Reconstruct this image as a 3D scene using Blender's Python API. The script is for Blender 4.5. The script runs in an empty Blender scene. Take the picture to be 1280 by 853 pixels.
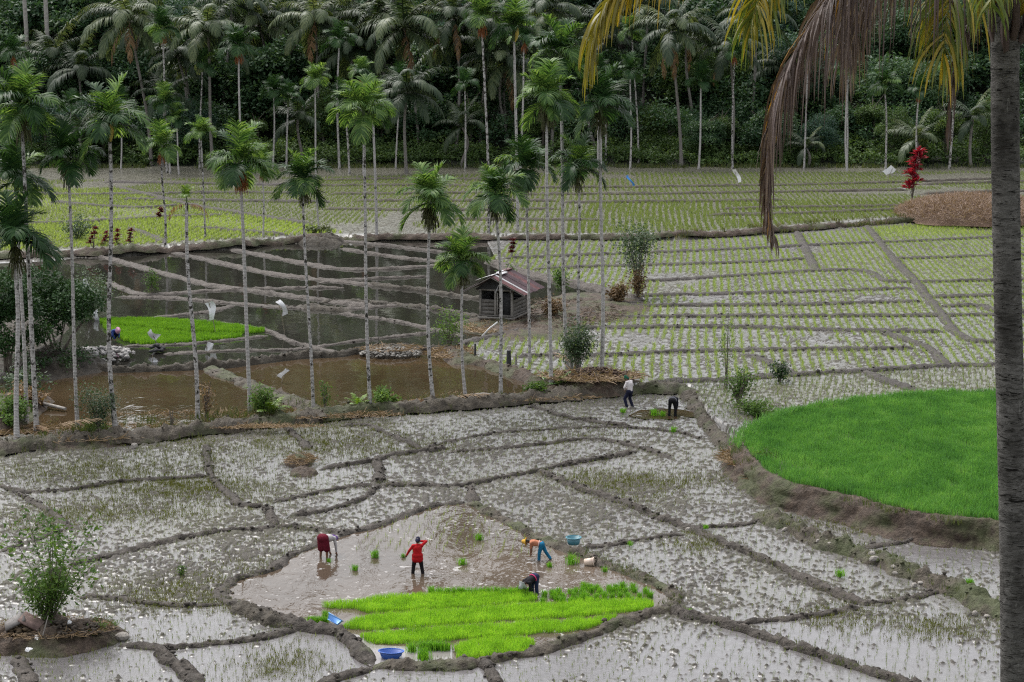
import bpy, bmesh, math, random
import numpy as np
from mathutils import Vector, Matrix
from mathutils.geometry import tessellate_polygon
R = math.radians
random.seed(11)
rng = np.random.default_rng(11)
scene = bpy.context.scene
COL = scene.collection

# ------------------------------------------------------------------ camera and survey of the ground
CAM = np.array([0.0, 0.0, 19.0]); F = 2400.0; YH = 18.0
PITCH = math.atan((426.5 - YH) / F)
_Fw = np.array([0, math.cos(PITCH), -math.sin(PITCH)])
_Up = np.array([0, math.sin(PITCH), math.cos(PITCH)])
_Rt = np.array([1.0, 0, 0])
def ray(px, py):
    return (px - 640.0) / F * _Rt + (426.5 - py) / F * _Up + _Fw
def G(px, py, z=0.0):
    "ground point (at height z) seen at that place of the survey photograph"
    d = ray(px, py); t = (z - CAM[2]) / d[2]
    return CAM + t * d
def AT(px, py, Y):
    "point at distance Y along the view of that place"
    d = ray(px, py); return CAM + d * (Y / d[1])
def MPP(px, py, z=0.0):
    d = ray(px, py); return ((z - CAM[2]) / d[2]) / F
cam_d = bpy.data.cameras.new('camera'); cam = bpy.data.objects.new('camera', cam_d); COL.objects.link(cam)
cam.location = CAM; cam.rotation_euler = (math.pi/2 - PITCH, 0, 0)
cam_d.sensor_width = 36.0; cam_d.lens = F / 1280 * 36.0; cam_d.clip_start = 0.5; cam_d.clip_end = 6000
scene.camera = cam

# ------------------------------------------------------------------ tagging
def tag(o, label=None, cat=None, group=None, kind=None):
    if label: o['label'] = label
    if cat: o['category'] = cat
    if group: o['group'] = group
    if kind: o['kind'] = kind
    return o
def thing(name, label, cat, loc=(0, 0, 0), rz=0.0, group=None):
    o = bpy.data.objects.new(name, None); COL.objects.link(o)
    o.location = loc; o.rotation_euler = (0, 0, rz); o.empty_display_size = .3
    return tag(o, label, cat, group)
def inst(name, me, parent=None, loc=(0, 0, 0), rot=(0, 0, 0), sc=(1, 1, 1)):
    o = bpy.data.objects.new(name, me); COL.objects.link(o)
    if parent: o.parent = parent
    o.location = loc; o.rotation_euler = rot
    o.scale = sc if not isinstance(sc, (int, float)) else (sc, sc, sc)
    return o
def copy_tree(o, parent=None):
    c = o.copy(); COL.objects.link(c)
    if parent: c.parent = parent
    for ch in list(o.children): copy_tree(ch, c)
    return c

# ------------------------------------------------------------------ mesh buffer
class MB:
    def __init__(s): s.V = []; s.F = {3: [], 4: []}; s.M = {3: [], 4: []}; s.T = []; s.n = 0
    def add(s, V, Fs, mat=0, tint=0.5):
        V = np.asarray(V, float).reshape(-1, 3); Fs = np.asarray(Fs, np.int64)
        if len(Fs) == 0: return s
        k = Fs.shape[1]
        s.V.append(V); s.F[k].append(Fs + s.n); s.M[k].append(np.full(len(Fs), mat, np.int32))
        t = np.asarray(tint, float)
        s.T.append(np.full(len(V), float(t)) if t.ndim == 0 else t)
        s.n += len(V); return s
    def box(s, c, size, mat=0, rz=0.0, rot=None, tint=.5, taper=1.0):
        x, y, z = [v / 2 for v in size]
        P = np.array([[-x,-y,-z],[x,-y,-z],[x,y,-z],[-x,y,-z],[-x*taper,-y*taper,z],[x*taper,-y*taper,z],[x*taper,y*taper,z],[-x*taper,y*taper,z]])
        if rot is None: rot = Matrix.Rotation(rz, 3, 'Z')
        P = P @ np.array(rot).T + np.array(c)
        return s.add(P, [[0,3,2,1],[4,5,6,7],[0,1,5,4],[1,2,6,5],[2,3,7,6],[3,0,4,7]], mat, tint)
    def tube(s, P, r, seg=8, mat=0, tint=.5, cap=True):
        P = np.asarray(P, float); n = len(P); r = np.broadcast_to(np.asarray(r, float), (n,))
        T = np.gradient(P, axis=0); T /= np.linalg.norm(T, axis=1)[:, None] + 1e-9
        ref = np.array([0, 0, 1.0]) if abs(T[:, 2]).mean() < .8 else np.array([1.0, 0, 0])
        A = np.cross(T, ref); A /= np.linalg.norm(A, axis=1)[:, None] + 1e-9
        B = np.cross(T, A)
        a = np.linspace(0, 2*np.pi, seg, endpoint=False)
        V = P[:, None] + r[:, None, None] * (np.cos(a)[None, :, None] * A[:, None] + np.sin(a)[None, :, None] * B[:, None])
        i = np.arange(n-1)[:, None]; j = np.arange(seg)[None]
        q = np.stack([i*seg + j, i*seg + (j+1) % seg, (i+1)*seg + (j+1) % seg, (i+1)*seg + j], -1).reshape(-1, 4)
        tt = tint if np.ndim(tint) == 0 else np.repeat(np.asarray(tint), seg)
        s.add(V.reshape(-1, 3), q, mat, tt)
        if cap:
            for e in (0, n-1):
                ring = V[e]; c = P[e]
                f = [[k, (k+1) % seg, seg] if e else [(k+1) % seg, k, seg] for k in range(seg)]
                s.add(np.vstack([ring, c]), f, mat, .5 if np.ndim(tint) else tint)
        return s
    def build(s, name, mats, parent=None, smooth=False, link=True):
        me = bpy.data.meshes.new(name)
        V = np.vstack(s.V); me.vertices.add(len(V)); me.vertices.foreach_set('co', V.astype(np.float32).ravel())
        lt = []; li = []; mi = []
        for k in (3, 4):
            if s.F[k]:
                f = np.vstack(s.F[k]); li.append(f.ravel()); lt.append(np.full(len(f), k)); mi.append(np.concatenate(s.M[k]))
        li = np.concatenate(li); lt = np.concatenate(lt); mi = np.concatenate(mi)
        me.loops.add(len(li)); me.loops.foreach_set('vertex_index', li.astype(np.int32))
        me.polygons.add(len(lt)); ls = np.concatenate([[0], np.cumsum(lt)[:-1]])
        me.polygons.foreach_set('loop_start', ls.astype(np.int32))
        me.polygons.foreach_set('material_index', mi.astype(np.int32))
        if smooth: me.polygons.foreach_set('use_smooth', np.ones(len(lt), bool))
        at = me.attributes.new('tint', 'FLOAT', 'POINT'); at.data.foreach_set('value', np.concatenate(s.T).astype(np.float32))
        for m in (mats if isinstance(mats, (list, tuple)) else [mats]): me.materials.append(m)
        me.update(calc_edges=True); me.validate()
        if not link: return me
        return inst(name, me, parent)

# ------------------------------------------------------------------ noise
def _h(a, b, seed):
    n = (a * 374761393 + b * 668265263 + seed * 974634721) & 0xffffffff
    n = ((n ^ (n >> 13)) * 1274126177) & 0xffffffff
    return ((n ^ (n >> 16)) & 0xffff) / 65535.0
def vn(x, y, seed=0):
    x = np.asarray(x, float); y = np.asarray(y, float)
    xi = np.floor(x).astype(np.int64); yi = np.floor(y).astype(np.int64)
    fx = x - xi; fy = y - yi; u = fx*fx*(3-2*fx); v = fy*fy*(3-2*fy)
    return (_h(xi, yi, seed)*(1-u) + _h(xi+1, yi, seed)*u)*(1-v) + (_h(xi, yi+1, seed)*(1-u) + _h(xi+1, yi+1, seed)*u)*v
def fbm(x, y, seed=0, o=3, g=.5):
    t = 0; a = 1; s = 0
    for k in range(o):
        t = t + a*vn(x*2**k + 17.3*k, y*2**k - 9.1*k, seed+k); s += a; a *= g
    return t / s
def inpoly(x, y, poly):
    x = np.asarray(x); y = np.asarray(y); c = np.zeros(x.shape, bool); n = len(poly)
    for i in range(n):
        x1, y1 = poly[i][:2]; x2, y2 = poly[i-1][:2]
        if y1 == y2: continue
        m = ((y1 > y) != (y2 > y)) & (x < (x2-x1)*(y-y1)/(y2-y1) + x1)
        c ^= m
    return c
def polydist(x, y, pl):
    d = np.full(np.shape(x), 1e9)
    for (a, b) in zip(pl[:-1], pl[1:]):
        ax, ay = a[:2]; dx, dy = b[0]-ax, b[1]-ay; L = dx*dx + dy*dy + 1e-12
        t = np.clip(((x-ax)*dx + (y-ay)*dy)/L, 0, 1)
        d = np.minimum(d, np.hypot(x-ax-t*dx, y-ay-t*dy))
    return d
def resample(P, step):
    P = np.asarray(P, float); d = np.r_[0, np.cumsum(np.linalg.norm(np.diff(P, axis=0), axis=1))]
    n = max(2, int(d[-1]/step)+1); s = np.linspace(0, d[-1], n)
    return np.stack([np.interp(s, d, P[:, k]) for k in range(P.shape[1])], 1)
def smoothline(P, it=2):
    P = np.asarray(P, float)
    for _ in range(it):
        Q = [P[0]]
        for a, b in zip(P[:-1], P[1:]): Q += [a*.75+b*.25, a*.25+b*.75]
        Q.append(P[-1]); P = np.array(Q)
    return P

# ------------------------------------------------------------------ materials
class NT:
    def __init__(s, name):
        s.m = bpy.data.materials.new(name); s.m.use_nodes = True; s.t = s.m.node_tree; s.t.nodes.clear()
        s.out = s.n('ShaderNodeOutputMaterial')
    def n(s, typ, **kw):
        nd = s.t.nodes.new(typ)
        for k, v in kw.items(): setattr(nd, k, v)
        return nd
    def l(s, a, b): s.t.links.new(a, b)
    def set(s, sock, v):
        if isinstance(v, bpy.types.NodeSocket): s.l(v, sock)
        elif isinstance(v, (tuple, list)) and len(v) == 3 and sock.type == 'RGBA': sock.default_value = (*v, 1)
        else: sock.default_value = v
    def pos(s): return s.n('ShaderNodeNewGeometry').outputs['Position']
    def obj(s): return s.n('ShaderNodeTexCoord').outputs['Object']
    def mapv(s, v, scale): 
        m = s.n('ShaderNodeMapping'); s.l(v, m.inputs['Vector']); m.inputs['Scale'].default_value = scale; return m.outputs[0]
    def noise(s, v, scale, detail=3, rough=.55, dist=0):
        t = s.n('ShaderNodeTexNoise'); s.l(v, t.inputs['Vector']); t.inputs['Scale'].default_value = scale
        t.inputs['Detail'].default_value = detail; t.inputs['Roughness'].default_value = rough; t.inputs['Distortion'].default_value = dist
        return t.outputs['Fac']
    def ramp(s, f, stops):
        r = s.n('ShaderNodeValToRGB'); s.l(f, r.inputs[0]); e = r.color_ramp.elements
        while len(e) < len(stops): e.new(.5)
        for k, (p, c) in enumerate(stops): e[k].position = p; e[k].color = (*c, 1) if len(c) == 3 else c
        return r.outputs[0]
    def rng(s, f, a, b, c=0., d=1.):
        r = s.n('ShaderNodeMapRange'); s.l(f, r.inputs[0])
        for k, v in enumerate((a, b, c, d)): r.inputs[k+1].default_value = v
        return r.outputs[0]
    def mix(s, f, a, b, mode='MIX'):
        m = s.n('ShaderNodeMix', data_type='RGBA', blend_type=mode)
        s.set(m.inputs[0], f); s.set(m.inputs[6], a); s.set(m.inputs[7], b); return m.outputs[2]
    def math(s, op, a, b=0.):
        m = s.n('ShaderNodeMath', operation=op); s.set(m.inputs[0], a); s.set(m.inputs[1], b); return m.outputs[0]
    def attr(s, name='tint'): return s.n('ShaderNodeAttribute', attribute_name=name).outputs['Fac']
    def rand(s): return s.n('ShaderNodeObjectInfo').outputs['Random']
    def bump(s, h, st=.5, d=.05, nrm=None):
        b = s.n('ShaderNodeBump'); s.l(h, b.inputs['Height']); b.inputs['Strength'].default_value = st; b.inputs['Distance'].default_value = d
        if nrm: s.l(nrm, b.inputs['Normal'])
        return b.outputs[0]
    def bsdf(s, col, rough=.6, nrm=None, spec=.5, ior=None, metal=0.):
        p = s.n('ShaderNodeBsdfPrincipled'); s.set(p.inputs['Base Color'], col); s.set(p.inputs['Roughness'], rough)
        s.set(p.inputs['Specular IOR Level'], spec); s.set(p.inputs['Metallic'], metal)
        if ior: p.inputs['IOR'].default_value = ior
        if nrm: s.l(nrm, p.inputs['Normal'])
        return p.outputs[0]
    def done(s, sh): s.l(sh, s.out.inputs[0]); return s.m
def leafmat(name, dark, mid, light, trans=.3, rough=.5, tcol=None, spec=.35, dead=None):
    "leaf: tint attribute (each leaf its own colour), object random, a little light through the blade"
    t = NT(name); a = t.attr(); r = t.rand()
    f = t.math('ADD', t.math('MULTIPLY', a, .8), t.math('MULTIPLY', r, .2))
    st = [(0.0, dark), (.5, mid), (1.0, light)]
    if dead: st = [(0.0, dark), (.45, mid), (.85, light), (.93, dead)]
    c = t.ramp(f, st)
    b = t.bsdf(c, rough, spec=spec)
    tr = t.n('ShaderNodeBsdfTranslucent'); t.l(t.mix(1.0, c, tcol or (1.3, 1.25, .6), 'MULTIPLY'), tr.inputs[0])
    m = t.n('ShaderNodeMixShader'); m.inputs[0].default_value = trans; t.l(b, m.inputs[1]); t.l(tr.outputs[0], m.inputs[2])
    return t.done(m.outputs[0])
def plain(name, c, rough=.6, var=.25, scale=6., spec=.4, bump=0.):
    t = NT(name); v = t.obj(); n = t.noise(v, scale, 4)
    col = t.mix(t.rng(n, .3, .7), tuple(x*(1-var) for x in c), tuple(min(1, x*(1+var)) for x in c))
    return t.done(t.bsdf(col, rough, t.bump(n, bump, .02) if bump else None, spec))
scene.cycles.filter_width = 1.2; scene.cycles.use_denoising = False
EXPOSURE = 0.88
# ------------------------------------------------------------------ overcast daylight
SUN_EL, SUN_AZ = R(58), R(-35)          # azimuth clockwise from +Y
w = bpy.data.worlds.new('World'); scene.world = w; w.use_nodes = True
nt = w.node_tree; bg = nt.nodes['Background']
sky = nt.nodes.new('ShaderNodeTexSky'); sky.sky_type = 'NISHITA'; sky.sun_disc = False
sky.sun_elevation = SUN_EL; sky.sun_rotation = SUN_AZ; sky.dust_density = 3.0; sky.air_density = 1.2
hs = nt.nodes.new('ShaderNodeHueSaturation'); hs.inputs['Saturation'].default_value = .2
nt.links.new(sky.outputs[0], hs.inputs['Color']); nt.links.new(hs.outputs[0], bg.inputs['Color'])
bg.inputs['Strength'].default_value = .15
sd = bpy.data.lights.new('sun', 'SUN'); sd.energy = 1.5; sd.angle = R(38); sd.color = (1, .96, .9)
so = bpy.data.objects.new('sun', sd); COL.objects.link(so)
sv = Vector((math.sin(SUN_AZ)*math.cos(SUN_EL), math.cos(SUN_AZ)*math.cos(SUN_EL), math.sin(SUN_EL)))
so.rotation_euler = sv.to_track_quat('Z', 'Y').to_euler(); so.location = (0, 60, 90)
vs = scene.view_settings; vs.view_transform = 'Standard'; vs.look = 'None'; vs.gamma = 1; vs.use_curve_mapping = False
vs.exposure = EXPOSURE

# ------------------------------------------------------------------ ground materials
def mud_material():
    t = NT('wet_paddy_mud'); p = t.pos(); a = t.attr()
    fine = t.noise(p, 9.0, 4, .6); mid = t.noise(p, 2.6, 3, .6); big = t.noise(p, .14, 3, .55)
    f = t.math('ADD', a, t.math('MULTIPLY', t.math('SUBTRACT', fine, .5), 1.5))
    f = t.math('ADD', f, t.math('MULTIPLY', t.math('SUBTRACT', mid, .5), .4))
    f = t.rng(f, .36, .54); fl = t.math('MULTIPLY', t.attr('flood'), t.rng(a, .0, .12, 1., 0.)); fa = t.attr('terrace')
    clod = t.mix(t.rng(fine, .3, .7), (.030, .027, .023), (.092, .083, .072))
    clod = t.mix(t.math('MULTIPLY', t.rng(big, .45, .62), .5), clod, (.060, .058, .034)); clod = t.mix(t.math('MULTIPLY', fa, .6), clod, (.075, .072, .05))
    silt = t.mix(t.rng(fine, .3, .7), (.072, .068, .063), (.162, .154, .149))
    silt = t.mix(t.math('MULTIPLY', t.rng(big, .48, .68), .6), silt, (.10, .094, .074))
    silt = t.mix(fa, silt, t.mix(t.rng(mid, .3, .7), (.085, .08, .06), (.14, .135, .105)))  # far terrace: algae olive, with the forest's dark reflection put into the colour
    silt = t.mix(fl, silt, (.115, .108, .11))
    ro = t.math('SUBTRACT', t.rng(mid, .3, .7, .18, .38), t.math('MULTIPLY', fl, .05))
    wet = t.bsdf(silt, ro, t.bump(t.noise(p, 5, 3), .3, .04), t.math('SUBTRACT', .75, t.math('MULTIPLY', a, 1.3)))
    dry = t.bsdf(clod, .7, t.bump(fine, .8, .06), .22)
    m = t.n('ShaderNodeMixShader'); t.l(f, m.inputs[0]); t.l(wet, m.inputs[1]); t.l(dry, m.inputs[2])
    return t.done(m.outputs[0])
def earth_material(name, c0, c1, green=None, gth=.6):
    t = NT(name); p = t.pos()
    n = t.noise(p, 3.2, 5, .65); n2 = t.noise(p, .55, 3); n3 = t.noise(p, 14, 3)
    c = t.mix(t.rng(n, .3, .7), c0, c1)
    c = t.mix(t.math('MULTIPLY', t.rng(n3, .4, .75), .5), c, tuple(x*.45 for x in c0))
    if green: c = t.mix(t.math('MULTIPLY', t.rng(t.math('ADD', n2, t.math('MULTIPLY', n, .3)), gth, gth+.16), .55), c, green)
    return t.done(t.bsdf(c, .72, t.bump(n, 1, .12, t.bump(n3, .8, .04)), .25))
def water_material(name, deep, rough=.05, bscale=1.4, bst=.10, fleck=0.0, spec=.5):
    t = NT(name); p = t.pos()
    r1 = t.noise(t.mapv(p, (1, .55, 1)), bscale, 3, .55, .4); r2 = t.noise(p, bscale*6, 2)
    big = t.noise(p, .12, 3)
    c = t.mix(t.rng(big, .35, .65), deep, tuple(x*1.5 for x in deep))
    nb = t.bump(r1, bst, .3, t.bump(r2, bst*.3, .03))
    sh = t.bsdf(c, rough, nb, spec, 1.33)
    if fleck:
        fl = t.noise(p, 3.4, 4, .7); fb = t.rng(t.math('ADD', fl, t.math('MULTIPLY', t.noise(p, .35, 2), .35)), fleck, fleck+.03)
        sc = t.bsdf((.36, .34, .33), .3)  # pale floating bits that put white glints into the water's colour
        m = t.n('ShaderNodeMixShader'); t.l(fb, m.inputs[0]); t.l(sh, m.inputs[1]); t.l(sc, m.inputs[2]); sh = m.outputs[0]
    return t.done(sh)
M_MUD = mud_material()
M_BUND = earth_material('bund_mud', (.028, .024, .020), (.092, .078, .067), (.05, .07, .022), .80)
M_BUNDG = earth_material('grassy_bund_mud', (.04, .034, .027), (.11, .092, .07), (.05, .075, .02), .62)
M_BUNDP = earth_material('pale_bund_mud', (.05, .042, .036), (.125, .108, .095))
M_BUNDM = earth_material('grey_bund_mud', (.034, .029, .026), (.085, .075, .069))
M_BUNDD = earth_material('dark_bund_mud', (.03, .026, .02), (.085, .072, .055), (.045, .06, .02), .8)
M_BANK = earth_material('red_brown_bank', (.032, .023, .017), (.105, .075, .056), (.045, .07, .02), .62)
M_BROWNW = water_material('brown_pond_water', (.040, .027, .015), .03, 1.1, .035)
M_DARKW = water_material('dark_pond_water', (.020, .019, .016), .03, .9, .03)
M_MUDDYW = water_material('muddy_pond_water', (.066, .050, .037), .06, 1.8, .11, .80, spec=.32)
M_CLEARW = water_material('thin_flood_water', (.15, .14, .135), .05, 1.2, .05)

# ------------------------------------------------------------------ levels of the terraces
ZN, ZM, ZF, ZG = 0.0, .35, .8, .85
B1 = [(0,566),(60,558),(150,553),(230,546),(300,536),(380,526),(440,521),(520,513),(600,508),(680,501),(750,494),(800,491),(862,489)]
FB = [(-60,326),(68,321),(163,319),(211,314),(292,311),(340,305),(430,300),(555,300),(625,300),(730,300),(850,300),(952,293),(1088,281),(1160,277),(1250,277)]
b1w = np.array([G(x, y, ZN) for x, y in [(-500,575)] + B1 + [(890,530),(925,552),(975,560),(1080,575),(1260,580),(1900,580)]])
fbw = np.array([G(x, y, ZM) for x, y in [(-600,332)] + FB + [(1900,268)]])
def sstep(t): t = np.clip(t, 0, 1); return t*t*(3-2*t)
def level(x, y):
    return ZM*sstep((y - np.interp(x, b1w[:,0], b1w[:,1]))/.5 + .5) + (ZF-ZM)*sstep((y - np.interp(x, fbw[:,0], fbw[:,1]))/.8 + .5)
def GL(px, py):
    "ground point on the terraces"
    z = 0.
    for _ in range(4):
        p = G(px, py, z); z = float(level(p[0], p[1]))
    return G(px, py, z)

def grow(pw, d):
    c = np.mean(np.array(pw)[:, :2], 0); out = []
    n = len(pw); A = np.array(pw)[:, :2]
    area = sum(A[i-1][0]*A[i][1]-A[i][0]*A[i-1][1] for i in range(n)); s = 1 if area > 0 else -1
    for i in range(n):
        t = A[(i+1) % n]-A[i-1]; t /= np.linalg.norm(t)+1e-9
        out.append(A[i] + s*d*np.array([t[1], -t[0]]))
    return out
# ------------------------------------------------------------------ ponds: outlines on the ground
POND_NEAR = [(302,750),(282,746),(280,738),(291,729),(308,722),(342,714),(356,702),(378,692),(404,678),(428,670),(476,658),(493,651),(537,635),(582,630),(606,641),(641,661),(668,675),(695,687),(719,695),(749,709),(780,719),(810,729),(834,742),(840,750),(834,761),(820,764),(780,772),(750,788),(720,798),(680,811),(642,818),(609,823),(595,827),(537,831),(486,828),(468,831),(448,806),(428,790),(402,785),(370,783),(362,773),(328,766)]
POND_MID = [(-60,548),(40,540),(140,540),(230,534),(300,524),(380,516),(440,511),(520,506),(600,500),(690,492),(690,484),(649,468),(615,455),(588,450),(570,436),(577,424),(612,412),(700,402),(757,388),(800,376),(752,363),(717,356),(656,344),(612,327),(600,302),(555,301),(430,302),(340,307),(292,313),(211,316),(163,321),(102,323),(68,327),(-60,332)]
pn = [G(x, y, .03) for x, y in POND_NEAR]; pm = [G(x, y, ZM) for x, y in POND_MID]; pm = [np.array([q[0], q[1], ZM]) for q in grow(pm, .6)]
PUDDLE = [(786,520),(800,513),(830,511),(850,512),(872,516),(868,521),(840,524),(805,524)]
pu = [G(x, y, .02) for x, y in PUDDLE]

# ------------------------------------------------------------------ the ground sheet with its clods of puddled mud
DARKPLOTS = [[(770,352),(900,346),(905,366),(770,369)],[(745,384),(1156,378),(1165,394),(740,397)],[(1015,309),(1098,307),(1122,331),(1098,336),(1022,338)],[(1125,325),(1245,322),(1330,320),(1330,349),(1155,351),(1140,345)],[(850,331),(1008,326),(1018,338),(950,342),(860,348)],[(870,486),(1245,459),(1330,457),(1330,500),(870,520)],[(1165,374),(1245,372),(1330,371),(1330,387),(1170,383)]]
def build_ground():
    u0 = np.linspace(-.34, .34, 1000)
    u = np.r_[[-9, -3, -1.2, -.6, -.42], u0, [.42, .6, 1.2, 3, 9]]
    p = np.arange(905, 188, -1.15); Y = 19*F*1.02/(p - 18)
    Y = np.r_[[44.0, 47.0], Y[Y > 48], [290, 330, 420, 700, 1500, 4000]]
    YY, UU = np.meshgrid(Y, u, indexing='ij'); X = YY*UU
    lv = level(X, YY)
    n = .55*fbm(X/.17, YY/.19, 3, 2) + .45*vn(X/.085, YY/.12, 8)
    low = fbm(X/4.5, YY/6.5, 21, 3); streak = fbm(X/1.6, YY/2.2, 33, 2)
    thr = .595 - .20*(low - .5) - .24*(streak - .5)
    fld = 0*X
    for (px, py, rx, ry, k) in WETS:
        c = GL(px, py); e = np.exp(-(((X-c[0])/rx)**2 + ((YY-c[1])/ry)**2)); thr = thr + k*e; fld = np.maximum(fld, np.clip(e*1.5*(k > .1), 0, 1))
    cl = sstep((n - thr)/.13 + .40)
    far = np.clip((YY - 150)/70, 0, 1); amp = .075*(1-far)
    z = lv + amp*cl*(.5 + vn(X/.2, YY/.2, 5)) - .012
    pond = inpoly(X, YY, pn) | inpoly(X, YY, pm) | inpoly(X, YY, pu)
    z = np.where(pond, lv - .14, z)
    z = np.where(np.abs(UU) > .4, lv - .03, z)
    dk = 0*X
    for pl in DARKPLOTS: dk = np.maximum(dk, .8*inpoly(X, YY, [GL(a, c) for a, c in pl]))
    ny, nx = X.shape
    V = np.stack([X, YY, z], -1).reshape(-1, 3)
    i = np.arange(ny-1)[:, None]; j = np.arange(nx-1)[None]
    q = np.stack([i*nx+j, i*nx+j+1, (i+1)*nx+j+1, (i+1)*nx+j], -1).reshape(-1, 4)
    b = MB(); b.add(V, q, 0, np.clip(cl, 0, 1).ravel())
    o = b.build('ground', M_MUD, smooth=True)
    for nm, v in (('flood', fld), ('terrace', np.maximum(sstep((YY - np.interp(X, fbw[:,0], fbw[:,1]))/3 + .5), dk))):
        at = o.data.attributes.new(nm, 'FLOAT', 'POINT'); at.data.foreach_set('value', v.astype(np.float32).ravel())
    tag(o, 'puddled grey paddy mud of the terraced fields', 'ground', kind='structure')
# wetter places (less clods) and drier ones: place, half sizes in metres, strength
WETS = [(330,828,5,2.5,.20),(180,778,4,2,.16),(1100,800,6,3,.16),(800,830,5,3,.14),(1190,700,3,2.5,.14),(430,815,2.5,2,.16),(80,830,3,2,.12),
        (690,632,4,5,-.07),(560,600,6,4,-.05),(1000,740,5,5,-.05),(900,690,5,4,.05),(300,590,6,4,.05),(260,700,5,5,-.06),(640,850,3,2,.12)]
build_ground()

# hillside the photographer stands on, falling to the paddies
def build_hillside():
    xs = np.linspace(-60, 60, 61); ys = np.linspace(-40, 49, 60)
    Xh, Yh = np.meshgrid(xs, ys)
    Zh = np.interp(Yh, [-40, -3, 1, 47, 49], [22, 17.2, 16.6, .1, -.3]) + (fbm(Xh/5, Yh/5, 4)-.5)*1.2*np.clip((46-Yh)/6, 0, 1)
    n = len(xs); i = np.arange(len(ys)-1)[:, None]; j = np.arange(n-1)[None]
    q = np.stack([i*n+j, i*n+j+1, (i+1)*n+j+1, (i+1)*n+j], -1).reshape(-1, 4)
    b = MB(); b.add(np.stack([Xh, Yh, Zh], -1).reshape(-1, 3), q)
    tag(b.build('hillside', earth_material('hillside_soil', (.05,.042,.03), (.10,.085,.06), (.04,.065,.02), .5), smooth=True), kind='structure')
build_hillside()
def hill_z(x, y):
    return np.interp(y, [232, 246, 262, 300, 360, 430, 520], [ZF-.2, 2.2, 8, 27, 52, 66, 72]) + (fbm(np.asarray(x)/14, np.asarray(y)/14, 9)-.5)*4*np.clip((np.asarray(y)-236)/20, 0, 1)
def build_hill():
    xs = np.linspace(-330, 330, 90); ys = np.r_[np.linspace(231, 300, 24), np.linspace(306, 520, 24)]
    Xh, Yh = np.meshgrid(xs, ys); Zh = hill_z(Xh, Yh)
    n = len(xs); i = np.arange(len(ys)-1)[:, None]; j = np.arange(n-1)[None]
    q = np.stack([i*n+j, i*n+j+1, (i+1)*n+j+1, (i+1)*n+j], -1).reshape(-1, 4)
    b = MB(); b.add(np.stack([Xh, Yh, Zh], -1).reshape(-1, 3), q)
    tag(b.build('hill', earth_material('forest_floor', (.008,.010,.006), (.014,.018,.009), (.010,.02,.008), .5), smooth=True), kind='structure')
build_hill()

# ------------------------------------------------------------------ bunds: low ridges of mud swept along the field edges
_bm = bmesh.new(); bmesh.ops.create_icosphere(_bm, subdivisions=1, radius=1); OCT = np.array([v.co for v in _bm.verts]); OCTF = np.array([[v.index for v in f.verts] for f in _bm.faces]); _bm.free()
def bund(px, wd=.62, h=.22, mat=None, zl=None, name='bund', seed=0, sm=2, lump=1.0, proud=.0):
    P = np.array([GL(x, y) if zl is None else G(x, y, zl) for x, y in px])
    P = smoothline(P, sm) if sm else P
    Y = P[:, 1].mean(); st = max(.09, .0016*Y)
    P = resample(P, st); n = len(P)
    T = np.gradient(P[:, :2], axis=0); T /= np.linalg.norm(T, axis=1)[:, None] + 1e-9
    N = np.stack([-T[:, 1], T[:, 0]], 1)
    prof = np.array([[-1.2, -.10], [-1.0, .14], [-.84, .40], [-.66, .68], [-.45, .88], [-.2, .97], [.05, 1.0], [.3, .95], [.52, .82], [.7, .62], [.86, .36], [1.02, .12], [1.2, -.10]]); K = len(prof)
    e = np.minimum(np.arange(n), np.arange(n)[::-1])*st; tp = sstep(e/(wd*1.1) + .12)
    hw = .92*wd/2*(.45 + .55*tp)*(1 + .6*lump*(fbm(P[:,0]/.8+seed, P[:,1]/.8, 40, 2)-.5)*2)
    hh = .82*h*tp*(1 + .7*lump*(fbm(P[:,0]/.45, P[:,1]/.45+seed, 41, 4, .7)-.5)*2)
    lat = .24*lump*(fbm(P[:,0]/1.3, P[:,1]/1.3, 43, 3)-.5)
    lv = P[:, 2] if zl is not None else level(P[:, 0], P[:, 1])
    V = np.zeros((n, K, 3))
    for k, (a, c) in enumerate(prof):
        V[:, k, :2] = P[:, :2] + N*(a*hw*(1 + .3*lump*(vn(P[:,0]/.22 + k*.37, P[:,1]/.22, 45)-.5)) + lat)[:, None]
        g = 1 + 1.1*lump*(.6*vn(V[:, k, 0]/.17, V[:, k, 1]/.17, 47) + .4*vn(V[:, k, 0]/.07, V[:, k, 1]/.08, 48)-.5)
        V[:, k, 2] = lv + proud + (c*hh*g if c > 0 else -.12)
    i = np.arange(n-1)[:, None]; j = np.arange(K-1)[None]
    q = np.stack([i*K+j, i*K+j+1, (i+1)*K+j+1, (i+1)*K+j], -1).reshape(-1, 4)
    b = MB(); b.add(V.reshape(-1, 3), q)
    if Y < 125 and name == 'bund':   # crumbled lumps sunk into the ridge
        L = n*st; m = int(L*(6 if Y < 92 else 3)); g = np.random.default_rng(int(abs(P[0,0]*91) + abs(P[0,1]*37)))
        k = g.integers(2, max(3, n-2), m); k = np.minimum(k, n-1); c = g.integers(1, K-1, m)
        C = V[k, c] + g.normal(0, .02, (m, 3)) - np.array([0, 0, .01]); r = np.abs(g.normal(.02, .026, m)) + .024; r *= (.6 + .4*tp[k])
        for cc, rr in zip(C, r):
            W = OCT*(1 + g.normal(0, .18, (len(OCT), 1)))*rr*np.array([1.25, 1.1, .8]); th = g.uniform(0, 6.28); ct, sn = math.cos(th), math.sin(th)
            b.add(np.stack([W[:,0]*ct-W[:,1]*sn, W[:,0]*sn+W[:,1]*ct, W[:,2]], 1) + cc, OCTF)
    return tag(b.build(name, mat or M_BUND, smooth=True), kind='structure')
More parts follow.
